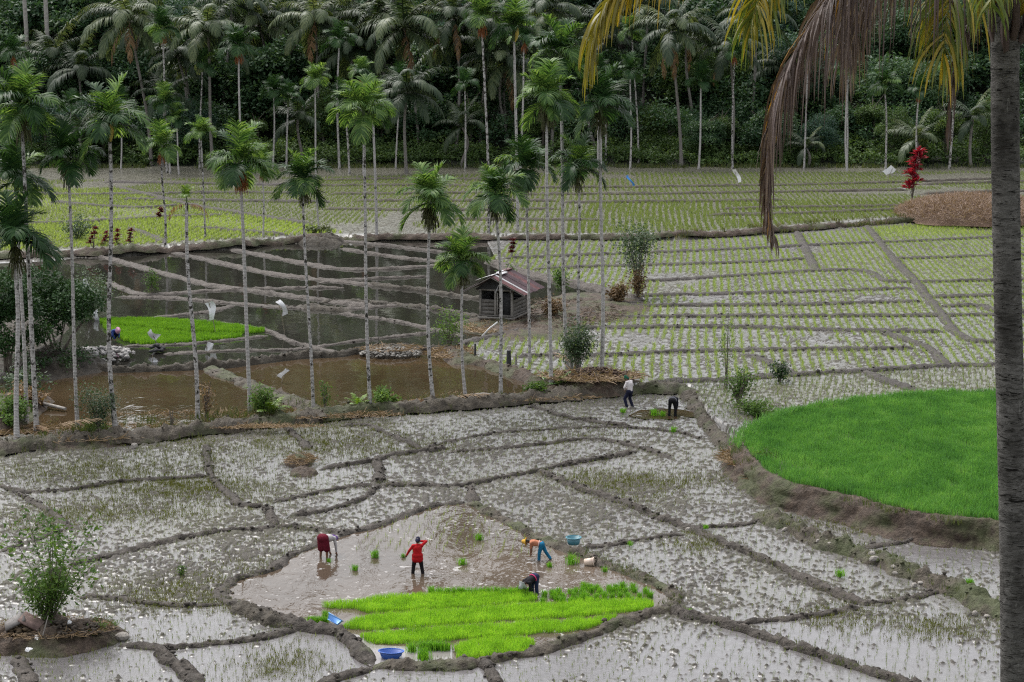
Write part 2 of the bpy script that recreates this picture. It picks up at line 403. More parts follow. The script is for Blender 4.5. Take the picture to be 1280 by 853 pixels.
def patch(name, pw, z, mat, label=None):
    "flat sheet (water) inside an outline"
    P = [Vector((p[0], p[1], 0)) for p in pw]
    tri = tessellate_polygon([P]); b = MB()
    V = np.array([[p.x, p.y, z] for p in P]); tri = np.array(tri)
    a = V[tri[:,1]]-V[tri[:,0]]; c = V[tri[:,2]]-V[tri[:,0]]; fl = (a[:,0]*c[:,1]-a[:,1]*c[:,0]) < 0
    tri[fl] = tri[fl][:, ::-1]
    b.add(V, tri); return tag(b.build(name, mat), label, None, kind='structure')
patch('pond_water', grow(pn, .18), .035, M_MUDDYW)
MIDSPLIT_FRONT = [(-60,548),(40,540),(140,540),(230,534),(300,524),(380,516),(440,511),(520,506),(600,500),(690,492),(690,484),(649,468),(615,455),(588,450),(568,440),(527,437),(469,437),(430,446),(374,449),(326,455),(279,461),(231,463),(146,466),(88,458),(-60,450)]
MIDSPLIT_BACK = [(-60,450),(88,458),(146,466),(231,463),(279,461),(326,455),(374,449),(430,446),(469,437),(527,437),(568,440)] + POND_MID[15:]
patch('pond_water', [G(x, y, ZM) for x, y in MIDSPLIT_FRONT], ZM-.03, M_BROWNW)
patch('pond_water', grow([G(x, y, ZM) for x, y in MIDSPLIT_BACK], .6), ZM-.034, M_DARKW)
patch('puddle_water', grow(pu, .05), .02, M_BROWNW)
patch('flood_water', [G(x, y, .0) for x, y in [(425,793),(445,812),(462,834),(484,829),(530,829),(565,826),(566,813),(470,808),(447,795)]], .04, M_CLEARW)
def bl(px, *a, **k): return bund(px, *a, seed=len(px)*1.7+px[0][0]*.01, **k)
bl([(-60,572)] + B1, 1.25, .42, M_BUNDG)
for pts, wd, h in [
    ([(0,607),(20,616),(51,616),(102,611),(153,602),(204,599),(238,597),(262,595)], .5, .14),
    ([(20,616),(34,624),(51,634),(80,652),(90,660)], .45, .12),
    ([(257,557),(260,587),(268,604),(289,621),(302,633),(333,633)], .5, .16),
    ([(85,709),(136,696),(177,685),(217,675),(258,668),(289,662),(326,665),(343,658),(374,661),(418,665),(430,670)], .5, .17),
    ([(40,722),(85,709)], .5, .15),
    ([(333,633),(343,651),(347,658)], .65, .26),
    ([(340,629),(374,622),(408,614),(430,610),(470,606)], .45, .15),
    ([(357,648),(430,634),(459,621),(476,607)], .45, .15),
    ([(469,573),(474,590),(472,607)], .6, .24),
    ([(400,588),(425,583),(466,578),(486,570),(527,566),(560,560)], .5, .17),
    ([(476,607),(568,609),(588,607),(636,595),(670,590),(697,583),(748,575),(799,565)], .5, .18),
    ([(670,590),(707,604),(748,619),(785,631),(816,645),(855,660),(870,665),(908,682),(952,699),(993,719),(1027,736),(1068,752),(1081,757)], .55, .22),
    ([(850,660),(900,659),(942,655),(956,648)], .4, .12),
    ([(588,607),(592,628)], .6, .2),
    ([(1074,758),(1040,767),(986,774),(911,782)], .45, .14),
    ([(1074,757),(1108,753),(1146,748),(1180,738)], .45, .14),
    ([(838,761),(850,770),(911,782),(952,797),(996,811),(1040,825),(1081,838),(1129,853),(1160,862)], .6, .25),
    ([(1081,685),(1122,680),(1173,673),(1224,675),(1254,672),(1300,668)], .45, .14),
    ([(150,806),(204,811),(238,808),(289,804),(340,796),(370,787)], .45, .15),
    ([(204,811),(206,825),(221,835),(238,845),(251,857)], .7, .3),
    ([(20,822),(30,838),(37,860)], .6, .2),
    ([(99,747),(136,748),(187,755),(231,758),(277,756)], .4, .12),
    ([(466,836),(445,843),(415,851),(390,858)], .5, .18),
    ([(603,826),(615,842),(627,860)], .7, .28),
    ([(727,685),(765,682),(792,677),(833,670),(855,668)], .4, .13),
    ([(425,533),(459,531),(483,542),(507,552),(527,562)], .5, .15),
    ([(660,508),(687,515),(707,523),(765,531),(790,533)], .5, .16),
    ([(527,562),(561,552),(615,542),(680,537),(782,533),(855,541),(880,550)], .4, .1),
    ([(560,566),(612,562),(663,557),(751,547),(806,562),(840,574)], .45, .13),
    ([(357,532),(372,548),(387,562)], .5, .15),
    ([(0,690),(40,676),(90,660)], .4, .1)]:
    bl(pts, wd*.8, h*.95, M_BUND)
# the curved bund round the nursery pond
bl([(585,629),(608,639),(643,659),(670,673),(697,685),(721,693),(751,707),(782,717),(812,727),(838,741),(846,751),(838,763),(823,766),(782,775),(751,791),(721,801),(680,814),(643,821),(609,826),(595,831),(537,835),(486,832),(466,835)], .6, .24, M_BUNDG)
bl([(466,835),(445,808),(425,792),(401,788),(370,786),(360,776),(326,769),(302,761)], .7, .30, M_BUND)
bl([(302,761),(282,752),(276,741),(289,729),(306,722),(340,715),(353,701),(376,692),(402,677),(428,669),(476,658),(493,651),(537,634),(585,629)], .5, .17, M_BUND)
bl([(290,757),(320,771),(345,781),(362,784)], .8, .36, M_BUNDD)
bl([(855,488),(866,500),(878,522),(895,545),(918,564)], .9, .34, M_BUNDG)
# big bund with stones on the right
bl([(945,642),(958,648),(986,660),(1027,680),(1067,693),(1108,703),(1139,720),(1173,734),(1217,748),(1228,761),(1256,771),(1300,785)], .95, .46, M_BUNDG)
# middle terrace: pale bunds between the planted plots
for pts in [
    [(626,324),(683,321),(855,315),(952,311),(1013,307),(1095,304),(1245,297),(1330,294)],
    [(663,338),(731,334),(850,331),(952,328),(1010,324)],
    [(785,353),(850,350),(952,343),(1020,339),(1088,338),(1102,353),(1142,353),(1245,351),(1330,350)],
    [(996,290),(1010,317),(1020,339)],
    [(1083,283),(1102,307),(1122,331),(1146,353),(1156,368),(1170,384),(1183,402),(1193,416),(1214,428),(1245,428),(1330,426)],
    [(1115,324),(1156,323),(1245,320),(1330,318)],
    [(770,371),(850,369),(986,366),(1142,361)],
    [(1163,372),(1245,370),(1330,369)],
    [(745,384),(850,382),(986,382),(1088,379),(1156,377)],
    [(1170,384),(1231,382),(1238,390),(1330,388)],
    [(735,398),(850,396),(1020,396),(1156,395),(1245,394),(1330,393)],
    [(700,411),(850,409),(952,410),(1054,414),(1183,415)],
    [(642,446),(680,446),(765,445),(850,440),(952,438),(1054,437),(1146,436)],
    [(1102,416),(1146,430),(1163,436),(1183,457)],
    [(800,492),(850,484),(901,477),(945,472),(996,469),(1088,464),(1190,457),(1245,457),(1330,455)],
    [(928,443),(966,455),(993,469)],
    [(1078,464),(1108,477),(1146,489)],
    [(575,430),(615,421),(663,412),(693,407),(757,389),(802,377)]]:
    bl(pts, .80, .20, M_BUNDM, lump=.7)
bl([(612,326),(656,342),(717,354),(751,362),(785,372),(802,376)], 1.2, .25, M_BUNDP)
bl([(554,437),(588,453),(615,457),(649,470),(683,485),(758,485),(800,484)], 1.3, .35, M_BANK)
# edge of the far terrace
bl(FB[:9], 1.3, .38, M_BANK)
bl(FB[8:] + [(1330,275)], 1.0, .30, M_BANK)
# far terrace
for pts in [[(625,236),(850,234),(1050,231),(1245,224)], [(700,254),(850,253),(986,251)], [(640,244),(850,243),(1136,238)],
    [(400,226),(520,224),(640,226)], [(380,233),(520,232),(640,234)], [(410,243),(520,243),(640,241)], [(440,252),(560,252),(700,252)], [(400,262),(560,264),(700,262)],
    [(61,253),(170,262),(231,257)], [(146,235),(190,245),(238,258),(306,268),(391,282)], [(7,282),(110,278),(204,272),(285,270)], [(130,228),(260,231),(400,232)],
    [(0,240),(60,244),(150,244),(300,241),(400,243)], [(150,250),(300,252),(420,254)], [(160,286),(190,296),(206,304)], [(240,285),(300,290),(360,297)], [(900,262),(1136,258)], [(560,275),(760,276)],
    [(880,270),(1000,268),(1140,262)], [(1150,243),(1250,240),(1330,239)], [(1150,231),(1330,227)]]:
    bl(pts, 1.0, .28, M_BUNDD if pts[0][0] > 300 else M_BUNDM, lump=.6)
# mud walls between the ponds
for pts, wd, h, m in [
    ([(110,323),(129,321),(170,333),(221,346),(258,356),(306,363),(360,370),(430,379),(470,384)], 1.5, .24, 1),
    ([(217,316),(272,328),(326,341),(381,348),(430,353),(500,360)], 1.5, .24, 1),
    ([(285,311),(326,319),(374,329),(430,338),(480,337),(561,331)], 1.5, .24, 1),
    ([(425,311),(510,324),(561,328)], 1.3, .22, 1), ([(400,300),(459,304),(520,312),(561,316)], 1.3, .24, 1),
    ([(136,353),(167,367),(190,370),(238,365),(306,362),(380,360),(430,360)], 1.1, .2, 1),
    ([(143,372),(211,372),(292,380),(360,385),(430,388),(500,381)], 1.2, .2, 1),
    ([(400,354),(425,350),(480,348),(537,346)], 1.0, .2, 1),
    ([(370,383),(400,387),(440,390)], 1.6, .42, 0),
    ([(459,356),(493,360),(527,363),(568,370),(612,375)], 1.0, .34, 0),
    ([(400,378),(425,377),(479,379),(537,385),(602,397)], 1.0, .28, 0),
    ([(190,397),(230,394),(265,390),(292,382)], 1.0, .2, 1),
    ([(190,399),(258,403),(323,410),(343,417),(370,430),(430,443)], .9, .18, 1),
    ([(204,443),(292,438),(374,438),(430,428),(541,416)], .8, .16, 1),
    ([(153,433),(217,432),(272,427),(335,420)], .8, .14, 1),
    ([(425,392),(493,401),(537,411),(578,420)], .9, .2, 1),
    ([(60,452),(88,457),(146,465),(231,462),(251,460),(279,460),(326,453),(374,447),(430,445),(469,437),(527,437),(572,440)], 1.0, .5, 0),
    ([(258,460),(292,475),(326,487),(360,499),(391,512),(404,521)], 1.6, .36, 2)]:
    bl(pts, wd*.62, h*.7, (M_BUNDD, M_BUNDP, M_BUNDG)[m], zl=ZM-.03)
# hut island and debris banks
def mound(name, px, py, rx, ry, h, mat, seed=0, zl=None, kind='structure', label=None, cat=None):
    c = GL(px, py) if zl is None else G(px, py, zl)
    nr, na = 34, 110; rr = np.linspace(0, 1, nr)[:, None]; a = np.linspace(0, 2*np.pi, na, endpoint=False)[None]
    k = 1 + .5*(fbm(np.cos(a)*1.6+seed, np.sin(a)*1.6, 61, 3)-.5)
    X = rr*k*np.cos(a)*rx; Yv = rr*k*np.sin(a)*ry
    Z = h*(1-rr**2)**1.1*(.55+1.5*(fbm((X+seed)/.8, Yv/.8, 62, 4, .6)-.3)) + .12*(fbm((X+seed)/.25, Yv/.25, 64, 2)-.5)*(1-rr**4) - .3*rr**5
    V = np.stack([X + 0*Z, Yv + 0*Z, Z], -1).reshape(-1, 3)
    i = np.arange(nr-1)[:, None]; j = np.arange(na)[None]
    q = np.stack([i*na+j, (i+1)*na+j, (i+1)*na+(j+1) % na, i*na+(j+1) % na], -1).reshape(-1, 4)
    b = MB(); b.add(V, q); o = b.build(name, mat, smooth=True); o.location = c
    return tag(o, label, cat, kind=kind)
mound('hut_yard', 655, 408, 4.6, 7, .30, M_BANK, 3)
mound('hut_yard', 735, 384, 4.4, 8, .35, M_BANK, 5)
mound('earth_bank', 575, 447, 1.0, 3, .4, M_BANK, 8)
mound('earth_bank', 735, 481, 2.6, 2.0, .6, M_BANK, 2)
mound('earth_bank', 690, 492, 2.2, 1.6, .5, M_BANK, 4)
mound('earth_bank', 75, 552, 4.2, 2.2, .4, M_BANK, 6)
mound('earth_bank', 8, 515, 2.2, 5.5, .6, M_BANK, 16)
mound('earth_bank', 5, 430, 3.2, 12, .7, M_BUNDD, 17)
mound('earth_bank', 60, 458, 3.6, 5, .8, earth_material('dark_root_bank', (.018,.015,.011), (.055,.045,.034), (.03,.045,.015), .7), 7)  # darker earth than the other banks
mound('earth_bank', 867, 497, .9, 1.6, .45, M_BUNDG, 19)
mound('earth_bank', 375, 578, .8, 1.3, .36, M_BANK, 9)
mound('earth_bank', 380, 592, .8, 1.0, .30, M_BANK, 12)
mound('earth_bank', 75, 800, 2.4, 1.7, .62, M_BANK, 10)
mound('earth_bank', 20, 806, 1.5, 1.2, .6, M_BANK, 11)
mound('earth_bank', 400, 302, 2.5, 2.5, .7, M_BUNDD, 13)
mound('earth_bank', 490, 442, 2.1, 1.8, .45, M_BUNDD, 14, ZM-.03)

# raised paddy on the right: its own terrace with a crumbling bank
GREEN = [(930,549),(940,538),(956,528),(980,520),(1010,512),(1060,504),(1120,498),(1190,494),(1260,492),(1340,490),(1345,660),(1260,655),(1232,650),(1190,648),(1150,643),(1108,634),(1070,622),(1030,614),(990,606),(960,592),(944,575),(932,562)]
gp = [G(x, y, ZG) for x, y in GREEN]
def build_terrace():
    P = np.array(gp)[:, :2]; P = resample(np.vstack([smoothline(np.vstack([P, P[:1]]), 1)]), .12)[:-1]
    n = len(P); T = np.roll(P, -1, 0) - np.roll(P, 1, 0); T /= np.linalg.norm(T, axis=1)[:, None]
    N = np.stack([-T[:, 1], T[:, 0]], 1); c = P.mean(0)
    if ((P-c)*N).sum() < 0: N = -N
    b = MB(); rings = []
    for off, z in [(-.6, ZG-.05), (-.15, ZG+.02), (.08, ZG+.10), (.2, ZG+.08), (.34, ZG-.02), (.45, ZG-.16), (.55, ZG-.32), (.64, .38), (.74, .24), (.9, .09), (1.25, -.15)]:
        o = off + .45*(fbm(P[:,0]/.7, P[:,1]/.7, int(71+off*10), 3)-.5)*(1 if off > 0 else .2)
        Q = P + N*o[:, None] if np.ndim(o) else P + N*o
        zz = z + .2*(fbm(P[:,0]/.28+off*3, P[:,1]/.28, 77, 4, .65)-.5)*(1 if z > 0 else 0)
        rings.append(np.column_stack([Q, zz]))
    V = np.vstack(rings); m = len(rings); i = np.arange(m-1)[:, None]; j = np.arange(n)[None]
    q = np.stack([i*n+j, i*n+(j+1) % n, (i+1)*n+(j+1) % n, (i+1)*n+j], -1).reshape(-1, 4)
    b.add(V, q); tag(b.build('terrace_bank', M_BANK, smooth=True), kind='structure')
    patch('terrace_ground', P, ZG-.02, plain('green_field_mud', (.04, .05, .02)))
build_terrace()
# ------------------------------------------------------------------ rice: every plant a tuft of thin blades
M_SEED = leafmat('rice_seedling_blades', (.085,.115,.035), (.145,.20,.058), (.23,.29,.085), .35)
M_SEEDL = leafmat('lime_seedling_blades', (.15,.22,.045), (.26,.36,.085), (.40,.50,.15), .36)
M_PALELIME = leafmat('pale_lime_blades', (.20,.28,.06), (.32,.43,.11), (.46,.56,.19), .4)
M_LIME = leafmat('nursery_rice_blades', (.15,.33,.028), (.26,.50,.042), (.42,.66,.075), .42)
M_LIMEF = leafmat('far_nursery_blades', (.09,.22,.015), (.15,.32,.025), (.23,.42,.045), .38)
M_GREEN = leafmat('young_rice_blades', (.055,.17,.042), (.115,.29,.064), (.24,.44,.125), .38)
M_BUNCH = leafmat('seedling_bundle_blades', (.06,.19,.014), (.14,.36,.022), (.24,.48,.045), .38)
M_WEED = leafmat('bund_grass_blades', (.035,.055,.014), (.065,.095,.025), (.13,.14,.05), .3, dead=(.22,.17,.09))

def blades(b, P, h, wd, lean=.35, tint=None, curve=.5, lo=.6, seg2=False):
    "one blade per row of P"
    n = len(P)
    if n == 0: return
    a = rng.uniform(0, 2*np.pi, n); H = h*rng.uniform(lo, 1.15, n) if np.ndim(h) == 0 else h
    d = np.stack([np.cos(a), np.sin(a), 0*a], 1); L = rng.uniform(.1, 1, n)*lean
    f = rng.uniform(0, 2*np.pi, n); s = np.stack([np.cos(f), np.sin(f), 0*f], 1)*(wd*rng.uniform(.7, 1.3, n)/2)[:, None]
    t = rng.uniform(.15, .95, n) if tint is None else tint
    up = np.array([0, 0, 1.0])
    tip = P + d*(L*H)[:, None] + up*(H*(1-.25*L))[:, None]
    if seg2:
        mid = P + d*(L*H*.3)[:, None] + up*(H*.6)[:, None]
        V = np.stack([P-s, P+s, mid+s*.85, mid-s*.85, tip], 1).reshape(-1, 3); k = np.arange(n)[:, None]*5
        b.add(V, np.hstack([k, k+1, k+2, k+3]), 0, np.repeat(t, 5))
        b.F[3].append(np.hstack([k+3, k+2, k+4]) + b.n - len(V)); b.M[3].append(np.zeros(n, np.int32))
    else:
        V = np.stack([P-s, P+s, tip], 1).reshape(-1, 3); k = np.arange(n)[:, None]*3
        b.add(V, np.hstack([k, k+1, k+2]), 0, np.repeat(t, 3))
def scatter(poly, dens, z=None):
    A = np.array(poly)[:, :2]; lo = A.min(0); hi = A.max(0)
    n = int(dens*(hi-lo).prod()); q = rng.uniform(lo, hi, (n, 2)); q = q[inpoly(q[:,0], q[:,1], A)]
    zz = level(q[:,0], q[:,1]) if z is None else np.full(len(q), z)
    return np.column_stack([q, zz])
def rowgrid(poly, dirv, row, step, jit=.03, z=None, keep=1.0, mask=None):
    A = np.array(poly)[:, :2]; d = np.array(dirv, float); d /= np.linalg.norm(d); nrm = np.array([d[1], -d[0]])
    u = A @ nrm; v = A @ d
    U, Vv = np.meshgrid(np.arange(u.min(), u.max(), row), np.arange(v.min(), v.max(), step))
    q = (U[..., None]*nrm + Vv[..., None]*d).reshape(-1, 2)
    wob = (fbm(q[:,0]/9, q[:,1]/12, 91, 2)-.5)*.5
    q = q + nrm*wob[:, None] + rng.normal(0, jit, q.shape)
    q = q[inpoly(q[:,0], q[:,1], A)]
    if keep < 1: q = q[rng.random(len(q)) < keep]
    if mask is not None: q = q[mask(q[:,0], q[:,1])]
    zz = level(q[:,0], q[:,1]) if z is None else np.full(len(q), z)
    return np.column_stack([q, zz])
def tuft(P, n, spread):
    Q = np.repeat(P, n, 0); Q[:, :2] += rng.normal(0, spread, (len(Q), 2)); return Q
def gpoly(px, z=None): return [GL(x, y) if z is None else G(x, y, z) for x, y in px]
def stuff(b, name, mat, label, cat='rice plants'):
    return tag(b.build(name, mat), label, cat, kind='stuff')

# middle terrace on the right, rows running away from the camera
MIDF = [(612,326),(640,303),(855,302),(1013,292),(1095,284),(1330,279),(1330,452),(1245,460),(1190,459),(1088,466),(996,471),(945,475),(860,487),(800,487),(690,478),(650,466),(590,450),(577,432),(615,423),(663,414),(700,409),(760,391),(808,377),(755,362),(717,354),(656,342)]
b = MB()
P = rowgrid(gpoly(MIDF), (.096, 1), .50, .17, .045, keep=.9, mask=lambda x, y: fbm(x/6, y/7, 95, 2) + .25*vn(x/.8, y/2, 4) > .33)
blades(b, tuft(P, 6, .05), .24, .024, .6)
stuff(b, 'rice_seedlings', M_SEEDL, 'rows of transplanted lime rice seedlings on the middle terrace')
b = MB()
P = rowgrid(gpoly([(850,484),(901,477),(996,470),(1088,465),(1245,458),(1330,456),(1330,488),(1200,493),(1100,499),(1000,512),(930,530),(890,520),(870,500)]), (.2, 1), .3, .22, .05, keep=.85)
blades(b, tuft(P, 4, .04), .22, .024, .5)
stuff(b, 'rice_seedlings', M_SEED, 'dull green rice seedlings beside the raised green paddy')
# far terrace
FARF = [(-40,226),(120,226),(400,222),(700,217),(1330,215),(1330,276),(1088,279),(952,291),(850,298),(430,299),(340,303),(211,312),(60,319),(-40,324)]
b = MB()
P = rowgrid(gpoly(FARF), (.05, 1), .55, .36, .07, keep=.95, mask=lambda x, y: fbm(x/9, y/9, 96, 2) > .28)
blades(b, tuft(P, 5, .06), .30, .045, .5)
stuff(b, 'rice_seedlings', M_SEED, 'thin rice seedlings over the far terrace below the forest')
b = MB()
P = rowgrid(gpoly([(-40,282),(160,272),(306,270),(391,283),(430,298),(340,302),(211,311),(100,317),(-40,322)]), (.1, 1), .62, .25, .06, keep=.92)
blades(b, tuft(P, 7, .06), .34, .05, .5)
P = rowgrid(gpoly([(-40,236),(146,236),(240,259),(300,268),(160,270),(-40,280)]), (.1, 1), .62, .34, .06, keep=.8)
blades(b, tuft(P, 5, .06), .3, .045, .5)
P = rowgrid(gpoly([(1150,280),(1330,277),(1330,290),(1100,297),(1090,285)]), (.1, 1), .5, .3, .06, keep=.8)
blades(b, tuft(P, 5, .06), .3, .035, .5)
stuff(b, 'rice_seedlings', M_PALELIME, 'lime green rice plots beyond the ponds')
b = MB()
P = rowgrid(gpoly([(740,254),(1136,250),(1136,278),(1088,279),(952,290),(850,297),(700,299)]), (.08, 1), .6, .3, .05, keep=.85)
blades(b, tuft(P, 5, .06), .36, .045, .5)
stuff(b, 'rice_seedlings', M_SEED, 'greener rice seedlings before the far terrace edge')
# near paddies
NEARF = [(-60,575),(300,540),(520,516),(680,504),(800,494),(862,492),(880,545),(920,590),(955,612),(1027,630),(1108,646),(1190,658),(1330,655),(1330,860),(-60,860)]
b = MB()
def nearmask(x, y):
    m = (fbm(x/3.2, y/4.5, 97, 3) > .50) & ~inpoly(x, y, pn) & ~inpoly(x, y, pu)
    return m
P = rowgrid(gpoly(NEARF), (.25, 1), .30, .27, .04, keep=.85, mask=nearmask)
P2 = rowgrid(gpoly(NEARF), (.25, 1), .31, .28, .05, keep=.95, mask=lambda x, y: ~nearmask(x, y) & ~inpoly(x, y, pn) & ~inpoly(x, y, pu))
blades(b, tuft(P, 3, .02), .15, .014, .45); blades(b, tuft(P2, 3, .02), .14, .016, .45)
stuff(b, 'rice_seedlings', M_SEED, 'thin young rice seedlings in the muddy near paddies')
# olive weeds in shallow water
b = MB()
for px, py, rx, ry, n in [(240,612,4,1.6,900),(110,590,5,2,800),(160,640,4,1.5,600),(230,740,3,1.6,700),(430,545,4,3,700),(240,560,5,3,800),(60,650,2.5,2,300),(700,540,3,3,300),
                          (790,612,2.4,2.2,500),(850,600,3,1.2,300),(1100,655,2.5,1.6,500),(1060,770,2,1.2,240),(870,680,1.2,1,160),(1180,785,2,1,240),(740,600,2,2,200),(320,700,3,2,260),(420,690,1,1,60),(60,800,2,1.4,300),(350,830,1.6,1.4,200),(480,560,5,2,500)]:
    c = GL(px, py); q = np.column_stack([rng.normal(c[0], rx*.55, n), rng.normal(c[1], ry*.75, n), np.zeros(n)])
    q = np.vstack([q, q + rng.normal(0, .35, q.shape)])
    q = q[~inpoly(q[:,0], q[:,1], pn)]; q[:, 2] = level(q[:,0], q[:,1])
    blades(b, tuft(q, 4, .05), .13, .022, .7)
stuff(b, 'water_weeds', leafmat('olive_weed_blades', (.06,.062,.012), (.10,.105,.022), (.15,.17,.035), .3), 'olive green weed patches in the near paddies', 'weeds')
# planted corner of the nursery pond
b = MB()
P = rowgrid(gpoly([(450,668),(537,636),(582,631),(640,661),(690,690),(640,700),(540,690),(440,690)], .03), (.12, 1), .34, .3, .03, z=.02, keep=.85)
blades(b, tuft(P, 3, .018), .2, .016, .35)
stuff(b, 'rice_seedlings', M_SEEDL, 'fresh seedlings planted at the head of the nursery pond')

# nursery beds: dense lime strips
def bed(px, h, dens, mat, label, name='seedling_bed', z=.03, wd=.012):
    pw = grow(gpoly(px, z), -.10); A = smoothline(np.vstack([np.array(pw), pw[:1]]), 1)
    A = resample(A, .18)[:-1]; A[:, 0] += .30*(fbm(A[:,0]/.4, A[:,1]/.4, 31, 2)-.5); A[:, 1] += .35*(fbm(A[:,0]/.4+9, A[:,1]/.4, 32, 2)-.5)
    P = scatter(A, dens, z); hh = h*(.55 + .85*fbm(P[:,0]/.4, P[:,1]/.5, 34, 4, .65))*rng.uniform(.75, 1.1, len(P))
    t = np.clip(-.02 + 1.05*fbm(P[:,0]/.5, P[:,1]/.6, 35, 4, .65) + rng.normal(0, .13, len(P)), .02, .98)
    b = MB(); blades(b, P, hh, wd, .4, t, seg2=True)
    return stuff(b, name, mat, label, 'seedling bed')
bed([(401,757),(440,753),(480,747),(520,745),(560,744),(640,741),(668,742),(678,748),(676,755),(640,757),(560,763),(500,767),(458,770),(452,764),(410,762)], .22, 1500, M_LIME, 'lime nursery strip farthest from the blue tub')
bed([(425,787),(440,775),(470,770),(560,764),(640,759),(700,754),(760,751),(812,752),(822,757),(815,764),(780,769),(700,775),(600,781),(500,787),(450,790)], .22, 1500, M_LIME, 'long lime nursery strip in the middle of the pond bed')
bed([(447,795),(500,789),(600,783),(700,777),(775,771),(776,776),(731,790),(680,795),(640,798),(560,803),(470,809),(455,804)], .22, 1500, M_LIME, 'lime nursery strip with the ragged edge near the pond outlet')
bed([(566,814),(575,804),(600,799),(645,797),(668,802),(672,809),(665,816),(630,822),(595,828),(566,826)], .22, 1500, M_LIME, 'small lime nursery block at the lowest corner of the bed')
bed([(122,400),(200,399),(262,404),(325,411),(336,416),(300,418),(240,416),(180,411),(126,407)], .26, 500, M_LIMEF, 'bright nursery strip behind among the dark ponds', z=ZM, wd=.03)
bed([(128,408),(180,412),(250,418),(318,420),(270,426),(215,431),(180,432),(155,428),(135,416)], .26, 500, M_LIMEF, 'bright nursery strip in front among the dark ponds', z=ZM, wd=.03)
# raised paddy
def raised():
    b = MB(); P = scatter(gp, 520, ZG); P = P[(fbm(P[:,0]/.9, P[:,1]/1.3, 53, 3) > .33) | (rng.random(len(P)) < .35)]; P[:, :2] += rng.normal(0, .06, (len(P), 2))
    hh = .36*(.55 + .85*fbm(P[:,0]/.8, P[:,1]/1.1, 51, 4, .7))*rng.uniform(.8, 1.1, len(P))
    t = np.clip(-.15 + 1.25*fbm(P[:,0]/1.0, P[:,1]/1.5, 52, 4, .65) + rng.normal(0, .13, len(P)), .02, .98)
    blades(b, P, hh, .020, .4, t, seg2=True)
    stuff(b, 'rice_paddy', M_GREEN, 'dense bright green young rice on the raised paddy', 'rice paddy')
raised()
# grass on the bunds
def weeds(px, dens, h, spread, zoff, label, wd=.016, mat=None, z=None):
    P = np.array([GL(x, y) if z is None else G(x, y, z) for x, y in px]); P = resample(smoothline(P, 1), .1)
    n = int(len(P)*.1*dens); k = rng.integers(0, len(P), n); q = P[k].copy()
    q[:, :2] += rng.normal(0, spread, (n, 2))
    m = fbm(q[:,0]/1.3, q[:,1]/1.3, 66, 3) > .47; q = q[m]
    q[:, 2] = (level(q[:,0], q[:,1]) if z is None else z) + zoff
    b = MB(); blades(b, tuft(q, 5, .06), h, wd, .8, seg2=True); stuff(b, 'grass', mat or M_WEED, label, 'grass')
weeds(B1, 26, .28, .4, .1, 'tufts of grass along the long bund below the palms')
weeds([(721,692),(751,706),(782,717),(812,727),(838,740),(845,751),(835,764)], 30, .16, .2, .12, 'short grass on the nursery pond bund')
weeds([(958,648),(1027,680),(1108,703),(1173,734),(1228,761)], 14, .18, .3, .25, 'sparse grass on the stony bund')
weeds([(925,560),(937,540),(966,524),(1020,510),(1100,500),(1190,493),(1290,490)], 50, .36, .25, .05, 'tall grass on the rim of the raised paddy', .02, M_GREEN, ZG)
weeds([(912,560),(930,578),(960,596),(1000,611),(1070,626),(1150,647),(1200,653)], 20, .25, .3, .0, 'dry grass along the crumbling bank', .016, None, ZG)
weeds([(850,300),(952,293),(1088,281),(1250,277),(1330,275)], 24, .4, .5, .1, 'grass on the far terrace edge', .035)
weeds([(911,784),(952,799),(1040,827),(1129,855)], 12, .15, .25, .1, 'grass tufts on the lowest right bund')
for k, (pp, dn) in enumerate([([(670,590),(748,619),(816,645),(870,665),(952,699),(1027,736),(1081,757)], 9), ([(136,696),(217,675),(289,662),(374,661),(430,670)], 8), ([(257,557),(260,587),(289,621),(333,633)], 12), ([(20,616),(102,611),(204,599),(262,595)], 10),
              ([(476,607),(588,607),(636,595),(697,583),(799,565)], 9), ([(986,774),(1074,758),(1146,748)], 10), ([(302,761),(282,752),(289,729),(340,715),(402,677)], 8), ([(721,801),(643,821),(537,835),(466,835)], 8), ([(99,747),(187,755),(277,756)], 9), ([(204,811),(289,804),(370,787)], 8), ([(850,770),(952,797),(1040,825)], 10)]):
    weeds(pp, dn, .15, .2, .08, 'sparse weeds on the thin mud bunds of the near paddies', .012)
weeds([(20,560),(60,545),(120,545),(230,538),(300,528),(380,518)], 24, .45, .8, .1, 'rough grass under the palm row', .02)
# ------------------------------------------------------------------ palms
def bark(name, c0, c1, ring, moss, moss_th=.62, rs=7.):
    t = NT(name); p = t.obj(); r = t.rand()
    wv = t.n('ShaderNodeTexWave', wave_type='BANDS', bands_direction='Z'); t.l(p, wv.inputs['Vector'])
    wv.inputs['Scale'].default_value = rs/6.28*1.0; wv.inputs['Distortion'].default_value = 1.5; wv.inputs['Detail'].default_value = 2
    n = t.noise(p, 7, 4, .7); n2 = t.noise(t.mapv(p, (1, 1, .8)), 4.5, 5, .75)
    c = t.mix(t.rng(n, .3, .7), c0, c1)
    c = t.mix(t.math('MULTIPLY', t.rng(wv.outputs['Fac'], .74, .92), .75), c, ring)
    c = t.mix(t.rng(t.math('ADD', n2, t.math('MULTIPLY', r, .12)), moss_th, moss_th+.06), c, moss)
    return t.done(t.bsdf(c, .8, t.bump(wv.outputs['Fac'], .5, .02), .2))
M_ARECA = bark('areca_bark', (.34,.32,.31), (.60,.58,.57), (.16,.15,.14), (.035,.033,.026), .60, 30)
M_COCO = bark('coconut_bark', (.15,.14,.13), (.29,.27,.25), (.08,.07,.06), (.035,.035,.025), .66, 30)
M_SHAFT = plain('green_crownshaft', (.07,.11,.03), .45, .3, 4)
